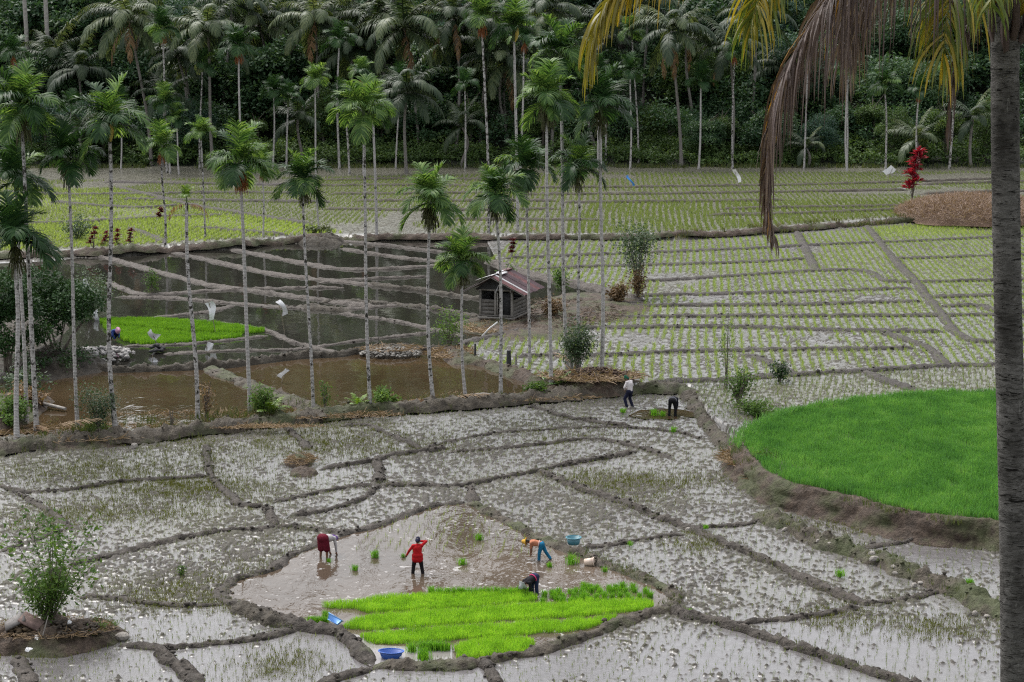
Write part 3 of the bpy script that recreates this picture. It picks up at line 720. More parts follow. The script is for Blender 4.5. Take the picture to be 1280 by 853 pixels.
M_AFROND = leafmat('areca_frond', (.024,.066,.020), (.080,.165,.042), (.30,.43,.13), .40, .45, spec=.28)
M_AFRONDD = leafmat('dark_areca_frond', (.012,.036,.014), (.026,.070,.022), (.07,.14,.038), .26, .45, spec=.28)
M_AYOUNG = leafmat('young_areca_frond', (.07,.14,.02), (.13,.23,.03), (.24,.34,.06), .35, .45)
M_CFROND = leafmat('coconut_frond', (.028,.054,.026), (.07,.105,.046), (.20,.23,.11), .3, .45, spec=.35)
M_CFRONDD = leafmat('deep_shade_coconut_frond', (.014,.030,.016), (.030,.054,.026), (.075,.10,.045), .24, .48, spec=.3)  # darker copy of the coconut frond, forest shade put into its colour
M_DEADF = leafmat('dead_frond', (.10,.05,.022), (.20,.11,.05), (.33,.23,.13), .2, .7)
M_ORANGE = plain('orange_flower_stalks', (.26,.085,.022), .6, .45, 9)
M_YELLOW = plain('yellow_spathe', (.42,.33,.07), .5, .3, 6)
M_FRUIT = plain('dark_fruit_cluster', (.07,.075,.025), .6, .6, 14)

def frond(L, elev, bend, nl, ll, lw, vee=.35, droop=.5, rseed=0, fwd=.55, tw=.12, ragged=.0, mat=0, rach=.016, bpow=1.25, tscale=1.0, tbase=0.0):
    "a pinnate leaf growing from the origin along +X"
    g = np.random.default_rng(rseed); n = 26
    s = np.linspace(0, 1, n); ang = elev - bend*s**bpow
    side = np.cumsum(g.normal(0, tw/8, n)); ds = L/(n-1)
    T = np.stack([np.cos(ang)*np.cos(side), np.cos(ang)*np.sin(side), np.sin(ang)], 1)
    P = np.vstack([[0, 0, 0], np.cumsum(T[:-1]*ds, 0)])
    b = MB(); b.tube(P, np.linspace(rach, rach*.25, n)*L/1.8, 5, mat, .75)
    ts = np.linspace(.12, .99, nl)
    up0 = np.cross(T, np.cross(np.array([0, 0, 1.0]), T)); up0 /= np.linalg.norm(up0, axis=1)[:, None]+1e-9
    for sd in (-1, 1):
        t = ts + g.uniform(-.4, .4, nl)/nl
        t = np.clip(t, .08, .995); keep = g.random(nl) > ragged; t = t[keep]; k = len(t)
        p = np.stack([np.interp(t, s, P[:, c]) for c in range(3)], 1); tt = np.stack([np.interp(t, s, T[:, c]) for c in range(3)], 1)
        uu = np.stack([np.interp(t, s, up0[:, c]) for c in range(3)], 1)
        sv_ = np.cross(tt, uu)*sd
        f = fwd + .5*t**2 + g.normal(0, .08, k)
        v = vee + g.normal(0, .1, k)
        d = tt*np.sin(f)[:, None] + (sv_*np.cos(v)[:, None] + uu*np.sin(v)[:, None])*np.cos(f)[:, None]
        d /= np.linalg.norm(d, axis=1)[:, None]
        ln = ll*(np.sin(np.pi*np.clip(t*.86+.12, 0, 1))**.55)*g.uniform(.85, 1.1, k)
        prof = [1., 1.05, .75, .06]; q = [p]; dirs = [d]; cur = p; dd = d
        for sgm in range(3):
            dd = dd + np.array([0, 0, -1.0])*(droop*(.35+.55*sgm)*g.uniform(.7, 1.3, k))[:, None]; dd /= np.linalg.norm(dd, axis=1)[:, None]
            cur = cur + dd*(ln/3)[:, None]; q.append(cur); dirs.append(dd)
        wv = np.cross(dirs[0], uu); wv = uu*.35 + np.cross(d, sv_ + .01); wv = np.cross(d, np.cross(tt, d)) 
        wv = tt - d*(tt*d).sum(1)[:, None]; wv /= np.linalg.norm(wv, axis=1)[:, None]+1e-9
        rows = []
        for r in range(4):
            hw = lw/2*prof[r]; rows += [q[r]-wv*hw, q[r]+wv*hw]
        V = np.stack(rows, 1).reshape(-1, 3); b0 = np.arange(k)[:, None]*8
        fs = np.vstack([np.hstack([b0+2*r, b0+2*r+1, b0+2*r+3, b0+2*r+2]) for r in range(3)])
        ti = np.clip(tbase + tscale*(g.uniform(.1, .8, k) + .15*t), .02, .98)
        b.add(V, fs, mat, np.repeat(ti, 8))
    return b
# areca leaf meshes: (elevation, bend) for each whorl
AF = []
for k, (e, bd) in enumerate([(84, 30), (74, 52), (66, 72), (54, 92), (44, 108), (28, 108), (8, 88), (-20, 58), (78, 40), (36, 120)]):
    AF.append(frond(2.0, R(e), R(bd), 38, 1.05, .072, .42, (.22 if e > 60 else .42), 100+k, .42, tw=.25).build('areca_frond_mesh', M_AFROND, link=False))
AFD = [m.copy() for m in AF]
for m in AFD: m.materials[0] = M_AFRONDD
def trunk_mesh(P0, P1, r0, r1, seed, wob=.12, n=18, mat=None, seg=10, flare=1.35, ringbump=.0):
    g = np.random.default_rng(seed); s = np.linspace(0, 1, n); P0 = np.array(P0); P1 = np.array(P1)
    bow = np.array([g.normal(0, wob), g.normal(0, wob), 0]); bow2 = np.array([g.normal(0, wob*.4), g.normal(0, wob*.4), 0])
    P = P0 + (P1-P0)*s[:, None] + bow*np.sin(np.pi*s)[:, None] + bow2*np.sin(2*np.pi*s)[:, None]
    r = (r0 + (r1-r0)*s)*(1 + (flare-1)*np.exp(-s*16)); r *= g.uniform(.95, 1.05, n)
    b = MB(); b.tube(P, r, seg); return b.build('trunk', mat or M_ARECA, smooth=True, link=False)
def cluster(n, rad, length, seed, r=.014):
    "drooping branched flower stalk"
    g = np.random.default_rng(seed); b = MB()
    for k in range(n):
        a = g.uniform(0, 2*np.pi); o = g.uniform(.2, 1)*rad; s = np.linspace(0, 1, 5)
        z0 = g.uniform(-.15, .45)*length; P = np.stack([np.cos(a)*o*np.sin(s*1.5), np.sin(a)*o*np.sin(s*1.5), z0 + .1*s - length*g.uniform(.3, 1.1)*s**1.5], 1)
        b.tube(P, np.linspace(r*1.4, r*.8, 5), 4)
    return b
ORANGE_ME = cluster(44, .30, .75, 5, .014).build('flower_stalk_mesh', M_ORANGE, link=False)
FRUIT_ME = cluster(60, .34, .55, 6, .016).build('fruit_cluster_mesh', M_FRUIT, link=False)
_sp = MB(); _sp.tube(np.array([[0,0,.0],[.05,0,.18],[.09,0,.42],[.10,0,.62],[.09,0,.78]]), [.03,.075,.10,.06,.01], 8)
SPATHE_ME = _sp.build('spathe_mesh', M_YELLOW, smooth=True, link=False)

def unit3(v): return v/np.linalg.norm(v)
def areca(bx, by, tx, ty, dia, label, dark=0, extra='', nf=10, zl=None, young=False, seed=0, rad=.094, spread=1.0, droopy=0.):
    g = random.Random(seed*7+int(bx)*13+int(by))
    base = GL(bx, by) if zl is None else G(bx, by, zl)
    top = AT(tx, ty, base[1]); top[1] += g.uniform(-.3, .3)
    m = MPP(bx, by, base[2])
    o = thing('areca_palm', label, 'palm', base, 0, 'slender areca palms among the paddies')
    sc = dia*m/3.8
    top = top + unit3(top-base)*1.0*sc
    inst('trunk', trunk_mesh((0, 0, -.25), top-base, rad*1.15*max(.75, sc), rad*.8*max(.75, sc), int(bx)+seed), o)
    lt = top - base; ax = Vector(lt).normalized()
    cs = MB(); cs.tube(np.array([lt, lt+np.array(ax)*.35*sc, lt+np.array(ax)*.75*sc, lt+np.array(ax)*1.0*sc]), np.array([.095,.125,.085,.04])*sc*1.1, 9)
    inst('crownshaft', cs.build('crownshaft', M_SHAFT, smooth=True, link=False), o)
    hub = lt + np.array(ax)*.85*sc
    order = [0, 8, 1, 2, 3, 4, 5, 9, 6, 2, 3, 5, 7, 6, 4, 1][:nf]
    a0 = g.uniform(0, 6.28)
    for k, q in enumerate(order):
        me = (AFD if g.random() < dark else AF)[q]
        if young:
            me = me.copy(); me.materials[0] = M_AYOUNG
        a = a0 + k*2.399 + g.uniform(-.25, .25); s = sc*g.uniform(.88, 1.12)
        inst('frond', me, o, hub - np.array(ax)*.25*sc*(k/len(order)), (g.uniform(-.12, .12), droopy + g.uniform(-.1, .12), a), (s, s*spread, s))
    for ch in extra:
        a = g.uniform(3.6, 5.8)
        off = lt - np.array(ax)*(.15 if ch == 'y' else .05)*sc + np.array([math.cos(a)*.09*sc, math.sin(a)*.09*sc, .05*sc])
        if ch == 'o': inst('flower_stalk', ORANGE_ME, o, off, (0, 0, a), sc*1.2)
        if ch == 'f': inst('fruit_cluster', FRUIT_ME, o, off, (0, 0, a), (sc*1.35, sc*1.35, sc*1.9))
        if ch == 'y': inst('spathe', SPATHE_ME, o, off+np.array([0,0,.1]), (0, .1, a), sc*1.25)
    return o
E = ''
for a in [
 # base x, base y, trunk top x, y, crown width px, label
 (21,549,16,352,112,'areca palm with the lowest crown of the left bank clump, drooping over the dark bush',.7,'f'),
 (33,528,22,268,92,'dark areca palm with a middle-height crown in the left bank clump',.8,''),
 (46,537,29,185,104,'tallest areca palm of the clump at the left bank',.35,'f'),
 (97,533,87,238,84,'dark hanging areca palm just right of the left bank clump',.8,'f'),
 (145,537,138,205,104,'areca palm with one pale yellow spathe under its crown',.5,'y'),
 (313,513,301,248,92,'broad areca palm with orange flower stalks over the ponds',.4,'ooo'),
 (392,512,379,262,76,'areca palm with drooping heavy crown left of the tall slim pair',.6,'f'),
 (463,508,455,178,82,'tall areca palm standing on the bund behind the yellow-green plant',.05,'f'),
 (542,502,538,292,88,'bushy areca palm with a dense skirt under bright fronds, left of the hut',.1,'ff'),
 (582,492,578,362,74,'shortest full-grown areca palm, its crown level with the hut roof',.3,'ff'),
 (626,493,620,284,84,'areca palm rising straight in front of the hut',.25,'f'),
 (662,455,658,246,74,'dark areca palm at the right edge of the hut',.9,'f'),
 (689,485,684,166,88,'bright tall areca palm with two-tiered crown right of the hut',.15,'ff'),
 (710,463,701,110,88,'very tall pale-trunked areca palm with the highest crown of the middle group',.4,''),
 (725,466,724,246,76,'areca palm with a compact drooping crown above the feathery bush',.6,'f'),
 (752,467,751,176,92,'dark areca palm with mossy trunk nearest the planted field',.7,'f'),
 ]:
    areca(*a, nf=16 if 'skirt' in a[5] or 'two-tiered' in a[5] else 14)
# palms rising beyond the ponds
for a in [
 (471,300,467,168,70,'thin areca palm at the far pond edge close behind the tall bund palm',.1,''),
 (611,298,603,52,64,'very tall areca palm with orange stalk, crown high before the forest',.3,'oo'),
 (647,296,643,72,74,'tall areca palm with pale yellow bloom before the forest',.6,'y'),
 (399,290,394,122,44,'slim areca palm with small yellowing crown on the far terrace',.0,'y'),
 (206,306,203,210,56,'small areca palm with one orange stalk beyond the nursery strips',.1,'o'),
 (257,306,252,188,46,'small upright areca palm on the far terrace left of the broad palm',.1,''),
 (329,303,327,232,50,'short areca palm hidden behind the broad palm with orange stalks',.3,'o'),
 (411,190,405,112,34,'little areca palm at the forest foot behind the yellowing one',.2,''),
 (798,206,791,62,44,'slim areca palm at the forest foot under the yellow hanging frond',.5,''),
 (757,205,757,130,54,'areca palm at the forest foot behind the dark mossy one',.6,''),
 (437,217,432,150,50,'areca palm in the shaded forest foot left of the thin pair',.8,''),
 (454,218,453,110,40,'areca palm at the forest edge behind the tall bund palm',.5,'o'),
 (209,216,204,60,50,'bare areca palm with an orange dead crown against the dark forest',.9,'oo'),
 (304,215,299,84,56,'thin areca palm with rusty flower stalk at the forest edge',.9,'oo'),
 (224,218,221,168,40,'low areca palm at the forest foot, right one of a little group',.7,''),
 (213,217,208,150,46,'low areca palm at the forest foot, left one of a little group',.8,''),
 (1059,214,1058,110,44,'ringed slim palm at the forest foot behind the dead hanging frond',.7,''),
 (1107,212,1106,130,46,'slim palm at the forest foot by the white pennant',.7,''),
 ]:
    areca(*a, nf=12, rad=.09)
# the young half-bare palm
yp = areca(247,526,234,262,32,'young half-bare palm with one fresh lime frond and dead drooping leaves',0,'',5,young=True,rad=.125)
dfm = [frond(1.7, R(10), R(110), 16, .5, .06, -.1, .9, 300+k, .5, ragged=.3).build('dead_frond_mesh', M_DEADF, link=False) for k in range(2)]
_b = GL(247,526); _t = AT(234,262,_b[1]) - _b
for k, a in enumerate((.2, 2.9)): inst('dead_frond', dfm[k], yp, _t + np.array([0,0,.2]), (0,0,a), .8)

# ------------------------------------------------------------------ coconut palms along the forest
CF = []
for k, (e, bd) in enumerate([(80, 50), (64, 75), (52, 95), (40, 100), (28, 100), (12, 92), (-8, 70), (-35, 48), (58, 60)]):
    CF.append(frond(4.6, R(e), R(bd), 46, 1.15, .105, .12, .6, 400+k, .5, rach=.02).build('coconut_frond_mesh', M_CFROND, link=False))
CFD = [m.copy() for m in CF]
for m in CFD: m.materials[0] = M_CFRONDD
CDEAD = frond(4.0, R(-40), R(50), 30, .9, .07, -.1, .9, 450, .5, ragged=.25, rach=.02).build('dead_coconut_frond_mesh', M_DEADF, link=False)
def coconut(bx, by, tx, ty, dia, label, dark=.3, dead=0, nf=19, dY=0., group='coconut palms along the forest edge'):
    g = random.Random(int(tx)*31+int(ty)); base = GL(bx, min(by, 216) if False else by)
    if by < 217: Yd = 231 + (217-by)*.55 + dY; base = AT(bx, by, Yd); base[2] = float(hill_z(base[0], Yd)) if Yd > 232 else ZF
    top = AT(tx, ty, base[1]); m = MPP(tx, 216, ZF)*base[1]/232
    o = thing('coconut_palm', label, 'palm', base, 0, group)
    lt = top-base; inst('trunk', trunk_mesh((0,0,-.6), lt, .20, .14, int(tx)+5, .35, mat=M_COCO, flare=1.6), o)
    sc = dia*m/8.2; order = [0, 8, 1, 2, 3, 4, 5, 6, 1, 2, 3, 4, 5, 6, 7, 3, 5, 4, 6][:nf]
    for k, q in enumerate(order):
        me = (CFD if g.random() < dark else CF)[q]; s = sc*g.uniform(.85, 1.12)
        inst('frond', me, o, lt + np.array([0, 0, .15]), (g.uniform(-.2, .2), g.uniform(-.15, .15), k*2.399+g.uniform(-.3, .3)), s)
    for k in range(dead): inst('dead_frond', CDEAD, o, lt, (0, g.uniform(-.1, .5), g.uniform(3.4, 6.0)), sc)
    return o
for a in [
 (189,211,162,25,132,'leaning coconut palm with one rusty dead frond, left in the forest edge',.1,2),
 (267,214,260,38,136,'coconut palm with wide crown between two orange-topped thin palms',.2,0),
 (340,172,324,32,124,'coconut palm with sunlit feathery fronds and a rusty dead leaf',.05,1),
 (408,194,394,26,126,'coconut palm with pale trunk behind the yellowing areca',.25,1),
 (527,197,505,36,150,'large coconut palm with gently curved pale trunk in the forest centre',.1,1),
 (569,196,567,24,112,'dark-trunked coconut palm left of the very tall thin pair',.7,2),
 (508,217,509,116,120,'low dark coconut palm crouching beneath the curved one',1.,0),
 (638,190,631,80,126,'coconut palm with a dark hairy trunk behind the middle palm group',.5,1),
 (852,214,840,40,126,'coconut palm with pale leaning trunk left of the hanging fronds',.4,2),
 (914,209,912,60,112,'dark straight coconut palm behind the yellow hanging leaflets',.7,1),
 (690,200,688,14,110,'coconut palm high behind the middle palm group',.5,0),
 (748,196,750,28,104,'coconut palm showing its crown above the dark mossy areca',.6,0),
 (445,195,440,60,110,'shaded coconut palm between the curved one and the yellowing areca',.9,0),
 (230,196,222,70,96,'half-hidden coconut palm behind the orange-topped bare areca',.9,0),
 (470,190,470,30,120,'coconut palm with grey drooping crown left of the curved one',.6,0),
 (600,188,612,35,110,'coconut palm deep in shade behind the very tall pair',.8,0),
 ]:
    coconut(*a)
gq = random.Random(5)
for i in range(16):
    px = 60 + i*62 + gq.uniform(-25, 25); Yq = gq.uniform(240, 258); b0 = AT(px, 212, Yq); tyq = gq.uniform(-5, 95)
    coconut(px + gq.uniform(-14, 14), 212, px, tyq, gq.uniform(88, 120), 'shaded coconut palm standing deep in the forest behind the front palms', .9, gq.choice([0, 0, 1]), 14, Yq-232, 'coconut palms deep in the forest')
for i in range(18):
    px = 40 + i*68 + gq.uniform(-30, 30)
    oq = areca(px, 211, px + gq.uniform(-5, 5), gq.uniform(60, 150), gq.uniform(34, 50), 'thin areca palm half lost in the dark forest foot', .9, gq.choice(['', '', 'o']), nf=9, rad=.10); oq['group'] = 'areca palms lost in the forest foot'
# low palms without a tall stem at the forest foot
for a in [(1150,214,1146,176,88,'low fresh coconut palm at the forest foot right of the pennant',.1,0),(1010,214,1008,186,60,'low palm sprouting at the forest foot behind the dead frond',.5,0),
          (205,214,204,120,96,'dark low palm beneath the orange-topped bare areca',1.,0),(375,213,372,150,90,'dark low palm below the pale coconut trunk',1.,0),(575,214,578,160,84,'dark low palm below the dark-trunked coconut',1.,0),
          (100,214,98,165,84,'dark low palm in the left forest corner',.9,0),(1215,214,1216,150,90,'low palm at the forest foot beside the big trunk',.6,0)]:
    coconut(*a, nf=12, group='low palms at the forest foot')
# ------------------------------------------------------------------ forest trees
M_JUNGLE = leafmat('jungle_leaves', (.016,.042,.022), (.040,.088,.042), (.095,.165,.07), .28, .5, spec=.22)
M_JUNGLE2 = leafmat('yellowish_jungle_leaves', (.03,.058,.019), (.066,.12,.036), (.15,.22,.068), .3, .5, spec=.22)
M_BLUEJ = leafmat('bluish_jungle_leaves', (.016,.042,.032), (.038,.084,.06), (.085,.15,.105), .28, .5, spec=.22)
M_FTRUNK = plain('forest_bark', (.085,.075,.062), .85, .4, 3, .2, .3)
M_PALEBARK = plain('pale_forest_bark', (.30,.28,.26), .8, .3, 3, .2, .2)

def leaves(b, P, size, seed, up=.5, mat=0, tint=None, aspect=.5, fold=.12):
    g = np.random.default_rng(seed); n = len(P)
    nrm = g.normal(0, 1, (n, 3)); nrm[:, 2] = np.abs(nrm[:, 2]) + up; nrm /= np.linalg.norm(nrm, axis=1)[:, None]
    d = np.cross(nrm, g.normal(0, 1, (n, 3))); d[:, 2] -= .25; d /= np.linalg.norm(d, axis=1)[:, None]
    s = np.cross(nrm, d); L = size*g.uniform(.6, 1.25, n)[:, None]; W = L*aspect
    V = np.stack([P, P + d*L*.5 + s*W*.5 - nrm*L*fold, P + d*L, P + d*L*.5 - s*W*.5 - nrm*L*fold], 1).reshape(-1, 3)
    k = np.arange(n)[:, None]*4
    t = g.uniform(.05, .95, n) if tint is None else np.clip(tint + g.normal(0, .14, n), .02, .98)
    b.add(V, np.hstack([k, k+1, k+2, k+3]), mat, np.repeat(t, 4))
def crown_points(n, rx, rz, nl, seed, lob=(.28, .5), low=-.35):
    g = np.random.default_rng(seed); P = []; Tn = []
    C = g.normal(0, 1, (nl, 3)); C /= np.linalg.norm(C, axis=1)[:, None]; C[:, 2] = np.where(C[:, 2] < low, -C[:, 2], C[:, 2])
    C *= g.uniform(.45, 1.0, nl)[:, None]; r = g.uniform(*lob, nl)
    per = (n*(r**2)/(r**2).sum()).astype(int)
    for c, rr, m in zip(C, r, per):
        q = g.normal(0, 1, (m, 3)); q /= np.linalg.norm(q, axis=1)[:, None]; q[:, 2] = np.where(q[:, 2] < -.25, -q[:, 2]*.6, q[:, 2])
        q *= (rr*g.uniform(.62, 1.05, m)**.6)[:, None]; P.append(c + q); Tn.append(np.full(m, g.uniform(.2, .8)))
    P = np.vstack(P)*np.array([rx, rx, rz]); return P, np.concatenate(Tn)
TREES = []
for k, (rx, rz, nl, lf, n, mt) in enumerate([(4.6, 4.2, 26, .42, 9500, 0), (5.4, 3.6, 30, .46, 9500, 0), (3.6, 5.2, 24, .36, 9000, 1), (4.4, 4.8, 28, .38, 9500, 2), (5.0, 4.4, 22, .62, 6500, 0), (3.4, 3.6, 20, .34, 8000, 1)]):
    P, tn = crown_points(n, rx, rz, nl, 500+k); b = MB(); leaves(b, P, lf, 520+k, .5, tint=tn)
    cm = b.build('tree_crown_mesh', [M_JUNGLE, M_JUNGLE2, M_BLUEJ][mt], link=False)
    g = np.random.default_rng(560+k); b = MB(); s = np.linspace(0, 1, 9)[:, None]
    b.tube(np.array([0, 0, -1.]) + s*np.array([g.normal(0, .5), g.normal(0, .5), 8.5]), np.linspace(.30, .15, 9), 8)
    for q in range(6):
        a = g.uniform(0, 6.28); z0 = 4.5 + q*.5
        b.tube(np.array([[0, 0, z0], [math.cos(a)*rx*.3, math.sin(a)*rx*.3, z0+1.2], [math.cos(a)*rx*.65, math.sin(a)*rx*.65, z0+2.6]]), [.12, .09, .04], 5)
    tm = b.build('tree_trunk_mesh', M_FTRUNK, smooth=True, link=False)
    TREES.append((cm, tm))
KIND = ['broad dark forest tree', 'spreading dark forest tree', 'tall yellowish forest tree', 'bluish dense forest tree', 'large-leaved dark forest tree', 'small yellowish forest tree']
gf = random.Random(77)
def ftree(x, Y, k, s, label, lift=0., group='trees of the forest wall'):
    z = float(hill_z(x, Y)); o = thing('forest_tree', label, 'tree', (x, Y, z), gf.uniform(0, 6.28), group)
    inst('trunk', TREES[k][1], o, sc=(s, s, s*1.0)); inst('crown', TREES[k][0], o, (0, 0, (6.2+lift)*s), sc=s)
    return o
# front row: smaller trees and big bushes touching the field, then taller rows up the slope
xs = np.linspace(-76, 76, 22)
for i, x in enumerate(xs):
    k = gf.choice([0, 3, 4, 5, 5, 2]); ftree(x + gf.uniform(-2, 2), 242 + gf.uniform(-2, 3), k, gf.uniform(.5, .78), KIND[k] + ' in the lowest row of the forest wall', -2.2, 'trees in the lowest row of the forest')
xs = np.linspace(-86, 86, 20)
for i, x in enumerate(xs):
    k = gf.choice([0, 1, 3, 4, 2]); ftree(x + gf.uniform(-3, 3), 252 + gf.uniform(-3, 4), k, gf.uniform(.8, 1.2), KIND[k] + ' in the second row of the forest wall', -1, 'trees in the second row of the forest')
xs = np.linspace(-96, 96, 20)
for i, x in enumerate(xs):
    k = gf.choice([0, 1, 3, 4]); ftree(x + gf.uniform(-3, 3), 266 + gf.uniform(-4, 5), k, gf.uniform(1.0, 1.4), KIND[k] + ' high up behind the forest wall', -1, 'trees high up behind the forest wall')
# right side: nearer, fresher foliage at the forest foot
for px, py, k, s, lab in [(1120, 200, 2, .62, 'fresh yellowish tree at the forest foot above the white pennant'), (1180, 205, 5, .8, 'bright bushy tree at the forest foot left of the big trunk'), (1230, 205, 2, .75, 'yellow-green tree hidden behind the big palm trunk'),
                      (960, 200, 4, .7, 'dark rounded tree at the forest foot behind the dead frond tip'), (1020, 205, 3, .6, 'bluish bush-like tree at the forest foot beside the ringed palm'), (880, 205, 0, .6, 'low dark tree at the forest foot right of the leaning coconut'),
                      (60, 205, 3, .8, 'bluish bushy tree in the left corner of the forest foot'), (130, 205, 0, .75, 'dark tree left of the leaning coconut palm'), (235, 205, 4, .5, 'large-leaved bush-like tree between the left coconut palms')]:
    p = AT(px, py, 238); ftree(p[0], 238, k, s, lab, -2.4, 'trees at the forest foot')
# two pale bare trunks high on the left
for x0, y0, x1, y1, lab in [(33, 40, 27, -60, 'pale bare tree trunk high in the forest, the thicker one at the left corner'), (60, 28, 57, -60, 'pale slim tree trunk high in the forest beside the thicker one')]:
    P0 = AT(x0, y0, 259); P1 = AT(x1, y1, 259); P0b = P0.copy(); P0b[2] = float(hill_z(P0[0], 259))
    o = thing('tall_tree', lab, 'tree', P0b, 0)
    inst('trunk', trunk_mesh((0,0,-.3), P1-P0b+np.array([0,0,4]), .32, .24, x0, .2, mat=M_PALEBARK), o)
    inst('crown', TREES[3][0], o, P1-P0b+np.array([0,0,6]), sc=.9)
# the closed wood covering the hill, seen through the gaps and in the ponds
def wood():
    b = MB(); n = 0
    q = rng.uniform([-250, 250], [250, 420], (900, 2)); q = q[(np.abs(q[:,0]) < 60 + .7*(q[:,1]-180))]
    for k, (x, y) in enumerate(q[:620]):
        s = rng.uniform(3.5, 6.5); nr = y < 300; P, tn = crown_points(1500 if nr else 190, s, s*.8, 9, 900+k, (.4, .7))
        leaves(b, P + np.array([x, y, float(hill_z(x, y)) + s*.6]), .7 if nr else 2.3, 1900+k, .6, tint=tn)
    q = np.column_stack([rng.uniform(-92, 92, 330), rng.uniform(243, 292, 330)])
    for k, (x, y) in enumerate(q):
        s = rng.uniform(2.6, 4.6); P, tn = crown_points(900, s, s*.85, 9, 6900+k, (.4, .7))
        leaves(b, P + np.array([x, y, float(hill_z(x, y)) + s*.5]), .5, 7900+k, .6, tint=tn*.8)
    # leaf litter and saplings that close the foot of the wall
    stuff(b, 'forest', M_JUNGLE, 'closed dark jungle covering the hill', 'forest')
    b = MB()
    q = np.column_stack([rng.uniform(-84, 84, 760), 233.5 + np.abs(rng.normal(0, 8, 760))])
    for k, (x, y) in enumerate(q):
        s = rng.uniform(.5, 1.6)*(1 + min(1.6, (y-233)/12)); P, tn = crown_points(150, s, s*.8, 6, 3000+k, (.35, .6))
        leaves(b, P + np.array([x, y, float(hill_z(x, y)) + s*.35]), .42, 4000+k, .5, tint=tn*.9)
    stuff(b, 'undergrowth', M_JUNGLE2, 'low green undergrowth along the forest foot', 'undergrowth')
    b = MB(); n = 9000
    P = np.column_stack([rng.uniform(-82, 82, n), 230.2 + np.abs(rng.normal(0, 1.6, n)), np.zeros(n)]); P[:, 2] = np.maximum(level(P[:,0], P[:,1]), hill_z(P[:,0], P[:,1])-.2)
    P = P[fbm(P[:,0]/3, P[:,1]/2, 15, 3) > .5]; blades(b, P, .7, .09, .9); stuff(b, 'grass', M_WEED, 'green grass strip between the far terrace and the forest', 'grass')
    # wood behind the photographer's valley on both sides, reflected in the water
    return
wood()

# ------------------------------------------------------------------ shrubs
M_SHRUB = leafmat('shrub_leaves', (.03,.065,.016), (.075,.145,.032), (.17,.26,.06), .34, .6, spec=.12)
M_DARKSHRUB = leafmat('dark_shrub_leaves', (.010,.030,.010), (.026,.064,.020), (.05,.10,.03), .2, .5, spec=.15)
M_FEATHER = leafmat('feathery_leaves', (.03,.06,.03), (.06,.105,.05), (.11,.16,.075), .3, .5)
M_TWIG = plain('grey_twigs', (.14,.12,.10), .8, .3, 6)
M_DRY = leafmat('dry_leaves', (.07,.045,.022), (.16,.10,.05), (.28,.2,.11), .2, .7)
M_RED = leafmat('cordyline_red_leaves', (.10,.006,.014), (.24,.010,.030), (.42,.03,.07), .3, .4)
M_DARKRED = leafmat('dark_cordyline_leaves', (.05,.008,.010), (.10,.014,.018), (.18,.03,.03), .25, .4)
def shrub(name, label, px, py, h, wd, nb, nl, leaf, mat, seed, cat='shrub', up=.75, aspect=.45, clump=.16, twigr=.018, start=.2, group=None, lean=0., twig=None, zoff=0.):
    g = np.random.default_rng(seed); p = GL(px, py); p[2] += zoff; o = thing(name, label, cat, p, 0, group)
    b = MB(); L = MB(); pts = []; tn = []
    for k in range(nb):
        a = g.uniform(0, 6.28); r = wd/2*math.sqrt(g.uniform(.02, 1)); hh = h*g.uniform(.55, 1)*(1-.25*(r/(wd/2))**2)
        end = np.array([math.cos(a)*r + lean*hh, math.sin(a)*r, hh]); s = np.linspace(0, 1, 7)[:, None]
        mid = np.array([end[0]*.25, end[1]*.25, hh*.5]); P = (1-s)**2*np.array([g.normal(0, .04), g.normal(0, .04), -.08]) + 2*s*(1-s)*mid + s*s*end
        b.tube(P, np.linspace(twigr*1.6, twigr*.35, 7), 5)
        m = nl//nb; t = start + (1-start)*g.random(m)**.6
        q = np.stack([np.interp(t, s[:,0], P[:,c]) for c in range(3)], 1) + g.normal(0, 1, (m, 3))*clump*(h**.5)*np.array([1, 1, .7])
        q[:, 2] = np.maximum(q[:, 2], .03); pts.append(q); tn.append(np.full(m, g.uniform(.25, .75)))
    inst('stem', b.build('stem', twig or M_TWIG, link=False), o)
    leaves(L, np.vstack(pts), leaf, seed+1, up, tint=np.concatenate(tn), aspect=aspect); inst('foliage', L.build('foliage', mat, link=False), o)
    return o
S = shrub
# the big dark bush by the ponds
def bigbush(label, px, py, rx, rz, n, leaf, mat, seed, zc):
    p = GL(px, py); o = thing('bush', label, 'bush', p, 0); P, tn = crown_points(n, rx, rz, 24, seed, (.3, .5)); b = MB(); leaves(b, P + np.array([0, 0, zc]), leaf, seed+1, .5, tint=tn)
    inst('foliage', b.build('foliage', mat, link=False), o)
    b = MB(); g = np.random.default_rng(seed)
    for k in range(7):
        a = g.uniform(0, 6.28); b.tube(np.array([[g.normal(0,.15), g.normal(0,.15), -.2], [math.cos(a)*rx*.3, math.sin(a)*rx*.3, zc*.6], [math.cos(a)*rx*.6, math.sin(a)*rx*.6, zc]]), [.09, .06, .03], 6)
    inst('stem', b.build('stem', M_TWIG, link=False), o); return o
bigbush('big dark glossy bush at the pond beside the nursery strips', 72, 452, 2.6, 2.3, 12000, .20, M_DARKSHRUB, 611, 2.2)
bigbush('dark overgrown bush at the left frame edge behind the palm clump', 12, 470, 2.0, 2.6, 8000, .22, M_DARKSHRUB, 617, 2.0)
S('feathery_shrub', 'feathery grey-green shrub above the dark bush by the nursery strips', 112, 398, 3.4, 3.2, 14, 2600, .16, M_FEATHER, 620, clump=.2)
S('feathery_shrub', 'feathery young shrub between the two left palms at the brown pond', 122, 538, 2.5, 1.6, 10, 1700, .13, M_FEATHER, 621, clump=.15)
S('feathery_shrub', 'feathery tall shrub with bare legs in the planted field', 797, 372, 6.2, 2.6, 11, 2300, .20, M_FEATHER, 622, start=.62, clump=.17, twigr=.03)
